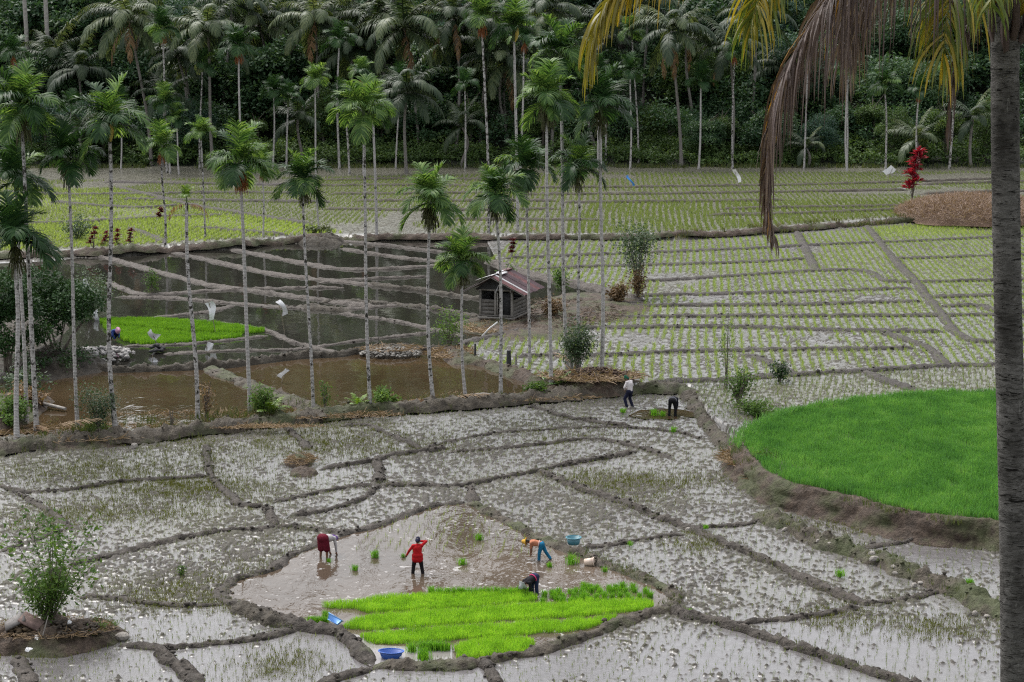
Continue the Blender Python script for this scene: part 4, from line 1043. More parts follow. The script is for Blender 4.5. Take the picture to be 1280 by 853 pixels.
S('dry_shrub', 'withered brown shrub beneath the feathery shrub', 797, 374, 2.6, .9, 10, 700, .22, M_DRY, 623, clump=.12)
S('feathery_shrub', 'leafy feathery shrub with thin stems at the debris bank', 722, 470, 3.3, 1.9, 13, 2600, .17, M_FEATHER, 624, start=.4, clump=.15)
S('small_tree', 'sparse green sapling climbing beside the second hanging palm', 562, 436, 2.8, 1.7, 9, 800, .17, M_SHRUB, 625, clump=.14)
S('shrub', 'leafy shrub with grey stump stems at the corner of the raised paddy', 924, 505, 2.4, 1.5, 9, 800, .17, M_SHRUB, 626, clump=.14, twigr=.05)
S('vine_bush', 'low creeping vines spilling from the raised paddy corner', 945, 520, .9, 3.0, 16, 1700, .15, M_SHRUB, 627, clump=.16, start=.1)
S('shrub', 'small dark shrub on the bund above the raised paddy', 975, 478, 1.35, .9, 8, 500, .17, M_DARKSHRUB, 628, clump=.13)
S('shrub', 'tall thin weed with sparse leaves by the stump shrub', 907, 486, 4.4, .8, 6, 420, .12, M_SHRUB, 629, clump=.12, twigr=.012)
S('shrub', 'bushy shrub on the lower bank of the raised paddy', 958, 598, 1.0, 1.3, 9, 800, .11, M_SHRUB, 630, clump=.12, zoff=.5)
S('dry_shrub', 'dry dark stump with straw on the raised paddy bank', 1030, 624, .9, .3, 5, 60, .1, M_DRY, 631, clump=.05, twigr=.05, zoff=.35)
S('shrub', 'green bush under the broad palm with orange stalks', 327, 518, 1.5, 1.1, 10, 1100, .16, M_SHRUB, 632, clump=.14)
S('shrub', 'leafy plant right of the slim pond-side palm', 478, 508, .95, 1.6, 10, 900, .2, M_SHRUB, 633, clump=.13)
S('shrub', 'weed bush on the bund by the debris bank, under the fern palm', 668, 493, .8, 1.2, 9, 700, .17, M_SHRUB, 634, clump=.13)
S('shrub', 'small green bush on the hut bank behind the roof', 634, 352, 1.1, 1.8, 8, 500, .25, M_SHRUB, 635, clump=.15)
S('shrub', 'green bush right of the hut roof behind the pale trunk', 703, 362, 1.8, 1.2, 8, 600, .22, M_SHRUB, 636, clump=.15)
S('shrub', 'little sapling standing in the dark upper pond', 190, 368, 1.9, .8, 6, 350, .18, M_SHRUB, 637, clump=.13)
S('dry_shrub', 'bare twiggy sapling standing in the brown pond', 258, 522, 1.9, .9, 9, 220, .2, M_DRY, 638, clump=.08, twigr=.025)
S('dry_shrub', 'short bare stump at the edge of the brown pond', 214, 536, 1.0, .35, 6, 30, .1, M_DRY, 639, clump=.04, twigr=.035)
S('shrub', 'thin sapling beside the hanging palm on the brown pond', 406, 512, 1.6, .5, 5, 200, .15, M_SHRUB, 640, clump=.1)
S('dry_shrub', 'withered banana-like plant at the field edge right of the hut', 772, 380, 1.7, 1.1, 8, 500, .3, M_DRY, 641, clump=.13)
S('shrub', 'pale green plant hidden among the palms on the far terrace', 98, 300, 2.4, 2.8, 9, 900, .24, M_FEATHER, 642, clump=.18)
S('shrub', 'small weed clump in the near mud left of the pond', 226, 720, .42, .4, 8, 130, .1, M_SHRUB, 643, clump=.06)
S('shrub', 'dark bush on the far terrace edge above the ponds', 400, 297, 1.2, 2.6, 10, 900, .28, M_WEED, 644, clump=.14)
S('shrub', 'brown dry hedge bush right behind the hut wall', 690, 398, 1.6, 1.4, 12, 900, .2, M_DRY, 645, clump=.14)
S('undergrowth_bush', 'tangled low bush at the feet of the left palm clump', 12, 532, 1.5, 2.2, 14, 1500, .2, M_SHRUB, 646, clump=.16, start=.1)
S('undergrowth_bush', 'dry brown undergrowth behind the left palm clump', 34, 512, 1.3, 2.0, 12, 900, .25, M_DRY, 647, clump=.16, start=.1)
S('undergrowth_bush', 'small green bush between the hanging palm and the pond bank', 118, 546, .7, 1.4, 10, 700, .15, M_SHRUB, 648, clump=.14, start=.1)
S('undergrowth_bush', 'dark hanging undergrowth on the bank below the big glossy bush', 66, 462, 1.3, 5.0, 22, 2600, .2, M_DARKSHRUB, 649, clump=.2, start=.05)
S('undergrowth_bush', 'leafy undergrowth between the left palm trunks', 30, 500, 2.0, 2.4, 14, 1100, .2, M_FEATHER, 653, clump=.17, start=.1)
# foreground shrub on its mound
S('shrub', 'leafy green shrub with long shoots on the rubbish mound', 66, 792, 3.9, 3.6, 12, 900, .20, M_SHRUB, 650, clump=.13, start=.42, zoff=.4, twigr=.016)
S('shrub', 'dense low bush at the foot of the rubbish mound shrub', 58, 795, 1.9, 1.7, 16, 2200, .14, M_SHRUB, 651, clump=.15, zoff=.45)
S('shrub', 'creeping green weeds on the right flank of the rubbish mound', 125, 797, .45, 1.6, 12, 900, .09, M_SHRUB, 652, clump=.1, zoff=.15)
# red cordylines
def cordyline(px, py, h, n, label, mat, seed, leafl=.55, group=None):
    p = GL(px, py); o = thing('cordyline', label, 'plant', p, 0, group); g = np.random.default_rng(seed); b = MB(); s_ = MB()
    for k in range(n):
        t = k/max(1, n-1); lean = g.normal(0, .05)*h; top = np.array([lean + .16*h*(t-.4), g.normal(0, .1)*h, h*(.3+.7*t)])
        s_.tube(np.array([[0, 0, -.1], top*np.array([.3, .3, .5]), top]), [.035, .03, .02], 5)
        m = 26; a = g.uniform(0, 6.28, m); e = g.uniform(.15, 1.35, m); d = np.stack([np.cos(a)*np.cos(e), np.sin(a)*np.cos(e), np.sin(e)], 1)
        sd = np.cross(d, [0, 0, 1.]); sd /= np.linalg.norm(sd, axis=1)[:, None]+1e-6; L = leafl*g.uniform(.7, 1.1, m)[:, None]; wv = .085*leafl/.55
        mid = top + d*L*.55; tip = top + d*L - np.array([0, 0, .25])*L
        V = np.stack([top+0*d, mid+sd*wv, tip, mid-sd*wv], 1).reshape(-1, 3); kk = np.arange(m)[:, None]*4
        b.add(V, np.hstack([kk, kk+1, kk+2, kk+3]), 0, np.repeat(g.uniform(.1, .95, m), 4))
    inst('stem', s_.build('stem', M_TWIG, link=False), o); inst('foliage', b.build('foliage', mat, link=False), o)
cordyline(1140, 254, 5.0, 11, 'tall crimson cordyline beside the dry grass heap', M_RED, 700, .95)
for i, (px, py, h, lab) in enumerate([(48, 320, 1.1, 'dark red cordyline at the pond edge, leftmost one'), (62, 320, .8, 'tiny dark red cordyline beside the leftmost one'), (117, 312, 1.6, 'dark red cordyline tallest of the row at the lime plots'),
                    (131, 313, 1.3, 'thin dark red cordyline between two bushier ones'), (146, 313, 1.5, 'forked dark red cordyline beside the palm with the yellow spathe'), (163, 308, 1.2, 'dark red cordyline at the right end of the row'), (200, 275, .9, 'small dark red cordyline further back on the lime plots'), (640, 322, 1.3, 'rusty red cordyline on the bund above the hut')]):
    cordyline(px, py, h, 4, lab, M_DARKRED, 710+i, .45, 'dark red cordylines')
# bright yellow-green plants under the palm row
def rosette(px, py, h, label, mat, seed):
    p = GL(px, py); o = thing('fern_palm', label, 'plant', p, 0)
    for k in range(9):
        me = frond(h*1.1, R(72 - 5*k), R(45), 13, h*.36, h*.075, .2, .25, seed+k, .6).build('leaf_mesh', mat, link=False); inst('frond', me, o, (0, 0, .02), (0, 0, k*2.4))
rosette(338, 518, 1.0, 'bright yellow-green fan palm seedling under the palm row', M_AYOUNG, 750)
rosette(448, 508, .7, 'small bright fern-like plant left of the slim pond-side palm', M_AYOUNG, 765)
rosette(698, 484, .9, 'green fern-like palm seedling on the debris bank', M_AFROND, 780)
# ------------------------------------------------------------------ foreground coconut palm on the hillside
M_FORE = leafmat('hanging_green_leaflets', (.035,.070,.014), (.12,.16,.022), (.42,.31,.03), .38, .4, spec=.5, dead=(.42,.22,.015))
M_FOREY = leafmat('hanging_yellow_leaflets', (.12,.12,.018), (.40,.28,.025), (.58,.36,.03), .38, .4, spec=.5)
M_FOREB = leafmat('hanging_dead_leaflets', (.030,.019,.017), (.085,.055,.050), (.19,.145,.135), .2, .6, spec=.4, dead=(.40,.20,.02))
def old_bark():
    t = NT('old_coconut_bark'); p = t.obj(); n = t.noise(t.mapv(p, (6, 6, 15)), 1.0, 5, .75, 1.0); n2 = t.noise(t.mapv(p, (14, 14, 3)), 1., 4, .7); n3 = t.noise(t.mapv(p, (1, 1, .5)), 1.6, 3); cr = t.noise(t.mapv(p, (4, 4, 24)), 1., 4, .65, 2.0)
    c = t.mix(t.rng(n, .32, .68), (.040,.037,.034), (.19,.18,.172)); c = t.mix(t.rng(cr, .56, .62), c, (.010,.009,.008)); c = t.mix(t.math('MULTIPLY', t.rng(n3, .5, .7), .75), c, (.018,.016,.014)); c = t.mix(t.math('MULTIPLY', t.rng(n2, .62, .75), .6), c, (.34,.33,.31))
    return t.done(t.bsdf(c, .85, t.bump(n, .9, .02, t.bump(cr, .8, .015)), .15))
M_FTRK = old_bark()
def palm_front():
    Y = 21.0; top = AT(1262, 28, Y); base = np.array([AT(1273, 860, Y)[0]+.03, Y, 8.2])
    o = thing('coconut_palm', 'huge dark coconut palm trunk at the right with fronds hanging into view', 'palm', base, 0)
    n = 420; s = np.linspace(0, 1, n); g = np.random.default_rng(3); lt = top-base
    P = np.zeros(3) + s[:, None]*(lt - np.array([0, 0, -.3])) - np.array([0, 0, .3])*(1-s[:, None]); P[:, 0] += .06*np.sin(s*5)
    ring = .5 + .5*np.cos(2*np.pi*(s*66 + .6*np.sin(s*23) + .3*np.sin(s*71)))
    r = .152*(1 + .012*ring**8*(.3+g.random(n)) + .010*g.normal(0, 1, n)); b = MB(); b.tube(P, r, 28, tint=np.clip(ring, 0, 1))
    inst('trunk', b.build('trunk', M_FTRK, smooth=True, link=False), o)
    def hang(name, pts, nl, ll, mat, tint, seed, grav=1.2, spread=.55, lw=.034, rr=.02, s0=.1, ragged=0., taper=0., rmat=None, depth=None):
        "frond whose rib runs through the given places and whose leaflets hang from both sides"
        g = np.random.default_rng(seed); Q = []
        for k, (px, py, dy) in enumerate(pts): Q.append(AT(px, py, Y + dy))
        Q = resample(smoothline(np.array(Q), 3), .05) - base; m = len(Q); s = np.linspace(0, 1, m)
        b = MB(); b.tube(Q, np.linspace(rr, rr*.22, m), 6, 0, .55)
        T = np.gradient(Q, axis=0); T /= np.linalg.norm(T, axis=1)[:, None]
        for sd in (-1, 1):
            t = np.clip(np.linspace(s0, .995, nl) + g.normal(0, .004, nl), 0, 1); t = t[g.random(nl) > ragged]; k = len(t)
            p = np.stack([np.interp(t, s, Q[:, c]) for c in range(3)], 1); tt = np.stack([np.interp(t, s, T[:, c]) for c in range(3)], 1)
            side = np.cross(tt, [0, 0, 1.]); side /= np.linalg.norm(side, axis=1)[:, None]+1e-6
            # where the rib hangs steeply the leaflets fan about it
            d = side*sd*spread + tt*.75 + g.normal(0, .13, (k, 3)); d /= np.linalg.norm(d, axis=1)[:, None]
            L = ll*(.55 + .45*np.sin(np.pi*np.clip(t*.8+.2, 0, 1)))*g.uniform(.45, 1.1, k)*(1 - taper*t**2); q = [p]; cur = p
            fan = np.cross(d, tt); fan /= np.linalg.norm(fan, axis=1)[:, None]+1e-6
            for j in range(6):
                d = d + np.array([0, 0, -1.])*(grav*(.10+.13*j)*g.uniform(.7, 1.3, k))[:, None] + g.normal(0, .035, (k, 3)); d /= np.linalg.norm(d, axis=1)[:, None]
                cur = cur + d*(L/6)[:, None]; q.append(cur)
            an = g.uniform(0, np.pi, k); wv = np.stack([np.cos(an), np.sin(an)*.8, .15*np.cos(an*2)], 1)
            rows = []; prof = [.7, 1, 1, .9, .75, .5, .1]
            for j in range(7): rows += [q[j]-wv*lw/2*prof[j], q[j]+wv*lw/2*prof[j]]
            V = np.stack(rows, 1).reshape(-1, 3); b0 = np.arange(k)[:, None]*14
            fs = np.vstack([np.hstack([b0+2*j, b0+2*j+1, b0+2*j+3, b0+2*j+2]) for j in range(6)])
            b.add(V, fs, 0, np.repeat(np.clip(tint(t, g, k), .02, .98), 14))
        f = b.build(name, mat, o); return f
    brown = lambda t, g, k: g.uniform(.05, .8, k) + (g.random(k) < .05)*.5
    green = lambda t, g, k: .1 + .65*g.random(k)**1.3 + .25*t
    yell = lambda t, g, k: g.uniform(.1, .95, k)
    f = hang('dead_frond', [(1252,22,0),(1215,-35,-.3),(1150,-62,-.7),(1085,-50,-.9),(1043,-15,-1.0),(1004,45,-1.0),(978,98,-1.0),(965,138,-1.0),(959,192,-1.0),(957,240,-1.0),(961,275,-1.0),(968,296,-1.0)], 290, 1.75, M_FOREB, brown, 1, 1.35, 1.05, .020, .026, .2, taper=.72)
    tag(f, 'dead brown frond hanging far down')
    hang('frond', [(1252,18,0),(1200,-105,-.2),(1120,-150,-.6),(1040,-120,-1.2),(985,-70,-1.6),(958,-25,-1.8),(944,10,-1.9),(938,35,-1.9)], 165, 1.0, M_FORE, green, 2, .8, .95, .030, .022, .45)
    hang('frond', [(1252,16,0),(1180,-130,-.8),(1040,-170,-1.4),(910,-100,-1.8),(830,-55,-2.0),(775,-18,-2.0),(747,20,-2.0),(738,70,-2.0)], 170, 1.0, M_FOREY, lambda t, g, k: np.clip(.95 - 1.15*np.maximum(0, t-.55)/.4 + g.normal(0, .2, k), 0, 1), 3, .9, .6, .030, .02, .55)
    hang('frond', [(1254,14,0),(1232,-30,-.4),(1205,-32,-.9),(1186,5,-1.2),(1180,45,-1.3),(1180,75,-1.3)], 100, 1.0, M_FORE, green, 4, 1.0, .7, .030, .02, .15)
    f = hang('dead_frond', [(1256,22,0),(1236,5,-.3),(1212,22,-.7),(1197,70,-.9),(1188,120,-.9),(1186,165,-.9)], 44, .55, M_FOREB, brown, 5, 1.5, .35, .022, .018, .25); tag(f, 'short withered frond')
    hang('frond', [(1262,10,0),(1262,-60,-.8),(1250,-70,-1.6),(1240,-30,-2.2),(1238,10,-2.4)], 50, .75, M_FORE, lambda t, g, k: g.uniform(.02, .5, k), 6, 1., .8, .032, .02, .25)
    hang('frond', [(1266,10,0),(1300,-80,-.4),(1340,-70,-.8),(1380,0,-1.1)], 50, .9, M_FORE, green, 7, 1., .8, .032, .02, .15)
    hang('frond', [(1250,12,0),(1190,-70,.8),(1130,-75,1.5),(1085,-35,2.0),(1062,25,2.2),(1058,60,2.2)], 130, 1.35, M_FOREB, lambda t, g, k: g.uniform(.35, 1.1, k), 8, 1.3, .6, .028, .02, .3)
    for k, (a, e) in enumerate([(0, 60), (.9, 55), (-.5, 45), (.3, 70), (1.4, 78), (-.9, 72)]):
        me = frond(4.2, R(e), R(80), 40, .95, .04, .12, .5, 800+k, .5, rach=.02).build('frond_mesh', M_FORE, link=False); inst('frond', me, o, lt, (0, 0, a))
    b = MB()
    for k in range(9):
        a = k*2.4; b.tube(np.array([[math.cos(a)*.12, math.sin(a)*.12, -.05 - .3*((k*37)%10)/10], [math.cos(a)*.2, math.sin(a)*.2, -.05], [math.cos(a)*.22, math.sin(a)*.22, .25]]) + lt, [.05, .05, .03], 5)
    b.build('leaf_bases', M_FOREB, o)
palm_front()

# ------------------------------------------------------------------ hut
def wood_mat(name, c0, c1):
    t = NT(name); p = t.obj(); n = t.noise(t.mapv(p, (3, 3, 22)), 1.5, 4, .6); n2 = t.noise(p, 2.5, 3)
    c = t.mix(t.rng(n, .3, .7), c0, c1); c = t.mix(t.math('MULTIPLY', t.rng(n2, .5, .7), .5), c, tuple(x*.5 for x in c0))
    return t.done(t.bsdf(c, .8, t.bump(n, .5, .01), .2))
M_WOOD = wood_mat('weathered_planks', (.10,.092,.083), (.22,.205,.19)); M_POST = wood_mat('grey_posts', (.17,.155,.14), (.32,.30,.275)); M_DARKWOOD = wood_mat('dark_boards', (.03,.03,.032), (.075,.075,.08))
M_RUST = plain('rusty_red_sheet', (.09,.028,.030), .5, .6, 3, .4); M_RUSTD = plain('dark_rusty_sheet', (.045,.020,.027), .55, .5, 3, .4); M_TIN = plain('bare_tin_sheet', (.52,.52,.53), .35, .2, 3, .6)
def hut():
    c = GL(640, 404); sc = 1.0
    o = thing('field_hut', 'weathered plank hut on posts with a red corrugated roof', 'hut', c, R(-19))
    # local frame: front faces -Y, ridge along +Y; front wall x from -1.55 (left) to .5 (right)
    W0, W1, D0, D1 = -2.05, .0, .0, 2.7; fl = .42; ev = 1.95
    for x in (W0, W0*.52, W1):
        for y in (D0, D1):
            b = MB(); b.box((x, y, ev/2-.1), (.13, .13, ev+.25), rz=.05); b.build('post', M_POST, o)
    b = MB(); b.box(((W0+W1)/2, (D0+D1)/2, fl-.02), (W1-W0+.2, D1-D0+.2, .07)); b.build('floor', M_WOOD, o)
    b = MB(); b.box(((W0+W1)/2, D0-.13, fl-.15), (W1-W0+.25, .07, .13)); b.box((W1+.10, (D0+D1)/2, fl-.15), (.07, D1-D0+.2, .13)); b.build('floor_beam', M_POST, o)
    g = random.Random(4); b = MB(); xd = W0*.46
    for k in range(4): b.box(((W0+xd)/2+g.uniform(-.03,.03), D0-.02, fl+.16+k*.235), (xd-W0-.1, .035, .215), rz=g.uniform(-.01,.01), tint=g.random())
    b.build('front_wall', M_WOOD, o)
    b = MB()
    for k in range(4): b.box((W1+.02, D1/2+g.uniform(-.05,.05), fl+.15+k*.235), (.035, D1-.16, .215), tint=g.random())
    b.build('side_wall', M_WOOD, o)
    b = MB()
    for k in range(7): b.box(((W0+W1)/2, D1+.02, fl+.15+k*.235), (W1-W0-.16, .035, .225))
    for k in range(6): b.box((W0-.02, D1/2, fl+.15+k*.235), (.035, D1-.16, .225))
    b.build('back_wall', M_DARKWOOD, o)
    b = MB(); b.box(((xd+W1)/2, D0+.30, fl+.68), (W1-xd-.14, .04, 1.34)); b.build('door', M_DARKWOOD, o)
    b = MB(); b.box((xd+.03, D0-.06, fl+.7), (.07, .06, 1.45)); b.build('door_post', M_POST, o)
    b = MB(); b.box(((xd+W1)/2, D0-.28, fl-.28), (W1-xd, .35, .06)); b.build('step', M_WOOD, o)
    # gable roof, big overhang
    xa = (W0+W1)/2 - .12; za = 2.92; xl, xr = W0-1.0, W1+1.05; ze = 1.86; y0, y1 = -.75, D1+.45
    def sheet(xA, zA, xB, zB, ya, yb, mat, lift=0.):
        b = MB(); nx, m = 2, max(8, int((yb-ya)/.04)); s = np.linspace(0, 1, 6); ys = np.linspace(ya, yb, m)
        nrm = np.array([-(zB-zA), xB-xA]); nrm = nrm/np.linalg.norm(nrm); nrm = nrm if nrm[1] > 0 else -nrm
        V = np.array([[xA+(xB-xA)*t + nrm[0]*(lift+.022*math.sin(y*38)), y, zA+(zB-zA)*t + nrm[1]*(lift+.022*math.sin(y*38))] for t in s for y in ys])
        i = np.arange(5)[:, None]; j = np.arange(m-1)[None]; q = np.stack([i*m+j, i*m+j+1, (i+1)*m+j+1, (i+1)*m+j], -1).reshape(-1, 4)
        b.add(V, q); V2 = V - np.array([nrm[0], 0, nrm[1]])*.012; b.add(V2, q[:, ::-1]); return b.build('roof_sheet', mat, o)
    yy = [y0, y0+.72, y0+1.0, y0+1.78, y0+2.5, y0+3.15, y1]
    for k, m in enumerate([M_RUST, M_TIN, M_RUSTD, M_RUSTD, M_RUST, M_RUSTD]):
        if m is M_TIN: sheet(xa, za, xr, ze, yy[k], yy[k]+.09, M_TIN, .03); sheet(xa, za, xr, ze, yy[k]+.09, yy[k+1], M_RUSTD); continue
        f = sheet(xa, za, xr+(.05 if k % 2 else 0), ze-(.03 if k % 2 else 0), yy[k], yy[k+1], m, .012*(k % 2))
    for k, m in enumerate([M_RUSTD, M_RUST, M_RUSTD]): sheet(xa, za, xl, ze, y0+k*1.3, min(y1, y0+(k+1)*1.3), m, .012*(k % 2))
    f = sheet(xa+.10, za+.02, xa-.95, za-.34, y0-.04, y0+1.35, M_TIN, .05); tag(f, 'bare white tin sheet at the gable')
    f = sheet(xa-.06, za+.05, xa+.30, za-.06, y0+1.2, y0+2.3, M_TIN, .055)
    b = MB(); b.box((xa, (y0+y1)/2+.9, za+.05), (.30, y1-y0-2.0, .05)); b.build('ridge_cap', M_RUST, o)
    b = MB(); b.box((xa, D0+.05, ev+.02), (W1-W0+.4, .08, .10)); b.box((W1, D1/2, ev+.02), (.08, D1+.6, .10)); b.box((W0, D1/2, ev+.02), (.08, D1+.6, .10)); b.build('roof_beam', M_POST, o)
    b = MB(); A = np.array([[W0-.3, D0+.0, ev+.08], [W1+.3, D0+.0, ev+.08], [xa, D0+.0, za-.10]]); b.add(np.vstack([A, A+np.array([0,.03,0])]), [[0,1,2],[5,4,3]]); b.build('gable_board', M_DARKWOOD, o)
    for k, (xe) in enumerate((xl, xr)):
        b = MB(); P = np.array([[xa, y0+.06, za-.06], [xe, y0+.06, ze-.06]]); b.tube(P, .045, 6); b.build('rafter', M_POST, o)
    b = MB(); b.tube(np.array([[xd-.05, D0-.25, ev-.1], [xd+.22, D0-.35, ev+.42]]), .025, 5); b.build('leaning_stick', M_TIN, o)
    b = MB(); b.tube(np.array([[xa+.15, 1.5, za], [xa+.45, 1.5, za+.6]]), .03, 5); b.build('roof_stick', M_POST, o)
hut()

# ------------------------------------------------------------------ plastic pennants on sticks that scare the birds
M_PLAST = plain('white_plastic', (.78,.78,.80), .4, .06, 5, .4); M_STICK = plain('bamboo_stick', (.20,.17,.12), .7, .3, 5); M_BLUEP = plain('blue_plastic', (.05,.24,.60), .4, .1, 5)
def pennant(px, py, cx, cy, w_, h_, ang, label, seed, mat=None, stick=True, zl=None):
    "py: ground line; (cx, cy) middle of the cloth; sizes in survey pixels"
    p = GL(px, py) if zl is None else G(px, py, zl); m = MPP(px, py, p[2]); c = AT(cx, cy, p[1]) - p; g = random.Random(seed)
    o = thing('pennant', label, 'pennant', p, 0, 'white plastic bird-scaring pennants')
    W, H = w_*m, h_*m; b = MB(); n = 9; s = np.linspace(-.5, .5, n); V = []
    for t in s:
        wv = W*(.8 + .2*math.sin(t*3+seed)); bow = .16*H*math.cos(t*3.4+seed*.3)
        for e in (-.5, 0, .5):
            x = e*wv + bow; z = t*H; V.append([x*math.cos(ang)-z*math.sin(ang), .12*math.sin(t*5+e*2+seed)*min(1, H), x*math.sin(ang)+z*math.cos(ang)])
    V = np.array(V) + c; i = np.arange(n-1)[:, None]; j = np.arange(2)[None]; q = np.stack([i*3+j, i*3+j+1, (i+1)*3+j+1, (i+1)*3+j], -1).reshape(-1, 4)
    b.add(V, q); inst('cloth', b.build('cloth', mat or M_PLAST, link=False), o)
    top = V[n*3-2]
    if stick: s_ = MB(); s_.tube(np.array([[0, 0, -.2], [top[0]*.5+.03, 0.02, top[2]*.5], [top[0], .03, max(.3, top[2])+.05]]), .022, 5); inst('stick', s_.build('stick', M_STICK, link=False), o)
for a in [(270,417,263,389,11,22,.35,'white pennant leaning above the nursery strips, left one of the upper pair'), (356,415,352,385,9,20,.45,'white pennant leaning over the pond, right one of the upper pair'),
          (198,432,192,418,10,14,.8,'small white pennant lying over the front nursery strip'), (258,441,262,433,12,8,1.2,'folded white plastic rag at the near edge of the nursery strips'),
          (190,452,192,451,7,8,.2,'white plastic scrap near the grey heap below the nursery strips'), (350,478,354,467,8,14,-.5,'white pennant over the brown pond beside the path'),
          (112,385,112,358,6,22,.3,'white pennant beside the feathery shrub, low one'), (117,400,122,396,10,16,.5,'white plastic rag at the bush by the nursery strips'),
          (925,236,921,220,5,17,.15,'thin white pennant on the far terrace by the forest'), (1107,228,1111,213,9,13,-.75,'white pennant at the forest foot beside the slim palm'), (1138,237,1128,236,12,3,0.,'white plastic strip lying beside the crimson cordyline')]:
    pennant(*a, int(a[0]))
pennant(780, 238, 788, 226, 4, 15, .3, 'bright blue plastic strip on a stick at the far terrace', 5, M_BLUEP)
def simple(name, label, cat, px, py, b, mat, z=None, group=None, smooth=False, rz=0.):
    p = GL(px, py) if z is None else G(px, py, z); o = b.build(name, mat, smooth=smooth); o.location = p; o.rotation_euler = (0, 0, rz); return tag(o, label, cat, group)
def sticks(px, py, L, dz, label, seed):
    b = MB(); b.tube(np.array([[0, 0, -.1], [L*.5, 0, dz*.5+.03], [L, .1, dz]]), .05, 6); simple('pole', label, 'pole', px, py, b, plain('white_pole', (.6,.6,.6)))
sticks(602, 419, .95, .75, 'white pole leaning at the corner before the hut', 1)

# ------------------------------------------------------------------ stones, rubbish, stumps
M_STONE = plain('grey_stone', (.24,.22,.20), .7, .3, 5, .3, .3)
def stone_me(seed):
    bm = bmesh.new(); bmesh.ops.create_icosphere(bm, subdivisions=2, radius=1); g = random.Random(seed); ph = [g.uniform(0, 9) for _ in range(3)]
    for v in bm.verts:
        k = 1 + .22*math.sin(v.co.x*2.3+ph[0]) + .18*math.sin(v.co.y*2.9+ph[1]) + .12*math.sin(v.co.z*3.7+ph[2]); v.co *= k; v.co.z *= .62
    me = bpy.data.meshes.new('stone_mesh'); bm.to_mesh(me); bm.free(); me.materials.append(M_STONE); return me
ST = [stone_me(k) for k in range(4)]
gs = random.Random(9)
for (px, py, r, lab) in [(948,611,.14,'round grey stone at the foot of the raised paddy bank'),(952,648,.10,'stone at the head of the stony bund'),(982,664,.12,'flat stone in the pair on the stony bund'),(988,663,.09,'smaller stone in the pair on the stony bund'),
        (1028,680,.13,'pale stone in the little heap on the stony bund'),(1034,677,.13,'topmost pale stone of the little heap on the stony bund'),(1031,685,.12,'lowest pale stone of the little heap on the stony bund'),(1022,684,.09,'small dark stone left of the little heap'),(1037,687,.08,'small stone right of the little heap'),
        (1089,701,.13,'pale stone in the group at the bend of the stony bund'),(1093,706,.13,'second pale stone in the group at the bend'),(1098,699,.12,'grey stone at the top of the group at the bend'),
        (1117,716,.09,'small stone below the bend of the stony bund'),(1119,724,.08,'small stone lowest below the bend of the stony bund'),(1142,740,.12,'dark stone at the junction of the stony bund'),(1150,737,.10,'second dark stone at the junction'),(1229,759,.12,'grey stone by the palm trunk on the stony bund'),(1219,769,.10,'small pale stone in the mud by the palm trunk'),(1234,773,.09,'white stone low beside the palm trunk'),
        (860,664,.11,'single stone on the thin bund left of the stony bund'),(168,560,.17,'pale stone in front of the long bund'),(153,799,.2,'pale stone at the tip of the rubbish mound'),(421,674,.1,'white stone at the pond corner behind the bent maroon worker')]:
    p = GL(px, py); o = inst('stone', ST[gs.randrange(4)], None, (p[0], p[1], p[2] + (.22 if 1010 < px < 1240 and py < 765 else .06)), (0, 0, gs.uniform(0, 6)), r*gs.uniform(.95, 1.2)); tag(o, lab, 'stone', 'stones along the bunds')
b = MB()
M_GREYST = plain('pale_rubble', (.20,.19,.175), .75, .5, 6, .3, .2)
def heap(px, py, rx, ry, n, r0, name, label, mat, zbase, seed, cat, top=.35):
    g = np.random.default_rng(seed); b = MB(); bm = bmesh.new(); bmesh.ops.create_icosphere(bm, subdivisions=1, radius=1); v0 = np.array([v.co for v in bm.verts]); f0 = np.array([[v.index for v in f.verts] for f in bm.faces]); bm.free()
    for k in range(n):
        a, rr = g.uniform(0, 6.28), math.sqrt(g.random()); c = np.array([math.cos(a)*rr*rx, math.sin(a)*rr*ry, top*(1-rr*rr)*g.uniform(.6, 1.)])
        V = v0*(1+g.normal(0, .16, (len(v0), 1)))*g.uniform(.5, 1.2)*r0*np.array([1.2, 1, .65]); th = g.uniform(0, 6.28); V = V @ np.array([[math.cos(th), -math.sin(th), 0], [math.sin(th), math.cos(th), 0], [0, 0, 1]]); b.add(V+c, f0, 0, g.random())
    p = GL(px, py); o = b.build(name, mat); o.location = p + np.array([0, 0, zbase]); return tag(o, label, cat, kind='stuff')
heap(488, 444, 1.7, 1.2, 420, .085, 'rubble', 'pale stone rubble on the bank between the ponds', M_GREYST, .1, 21, 'rubble')
heap(125, 447, 1.9, 2.2, 140, .17, 'rubble', 'pale grey plastic and stone rubbish below the dark bush', plain('pale_rubbish', (.24,.23,.225), .6, .5, 5), .15, 22, 'rubbish')
heap(745, 480, 2.2, 1.4, 300, .09, 'debris', 'brown rotten palm debris on the bank', plain('rotten_debris', (.085,.055,.04), .85, .5, 6), .35, 23, 'debris', .5)
heap(195, 440, .5, .5, 30, .14, 'soil_lump', 'dark soil lump before the nursery strips', M_DARKWOOD, .1, 25, 'soil', .3)
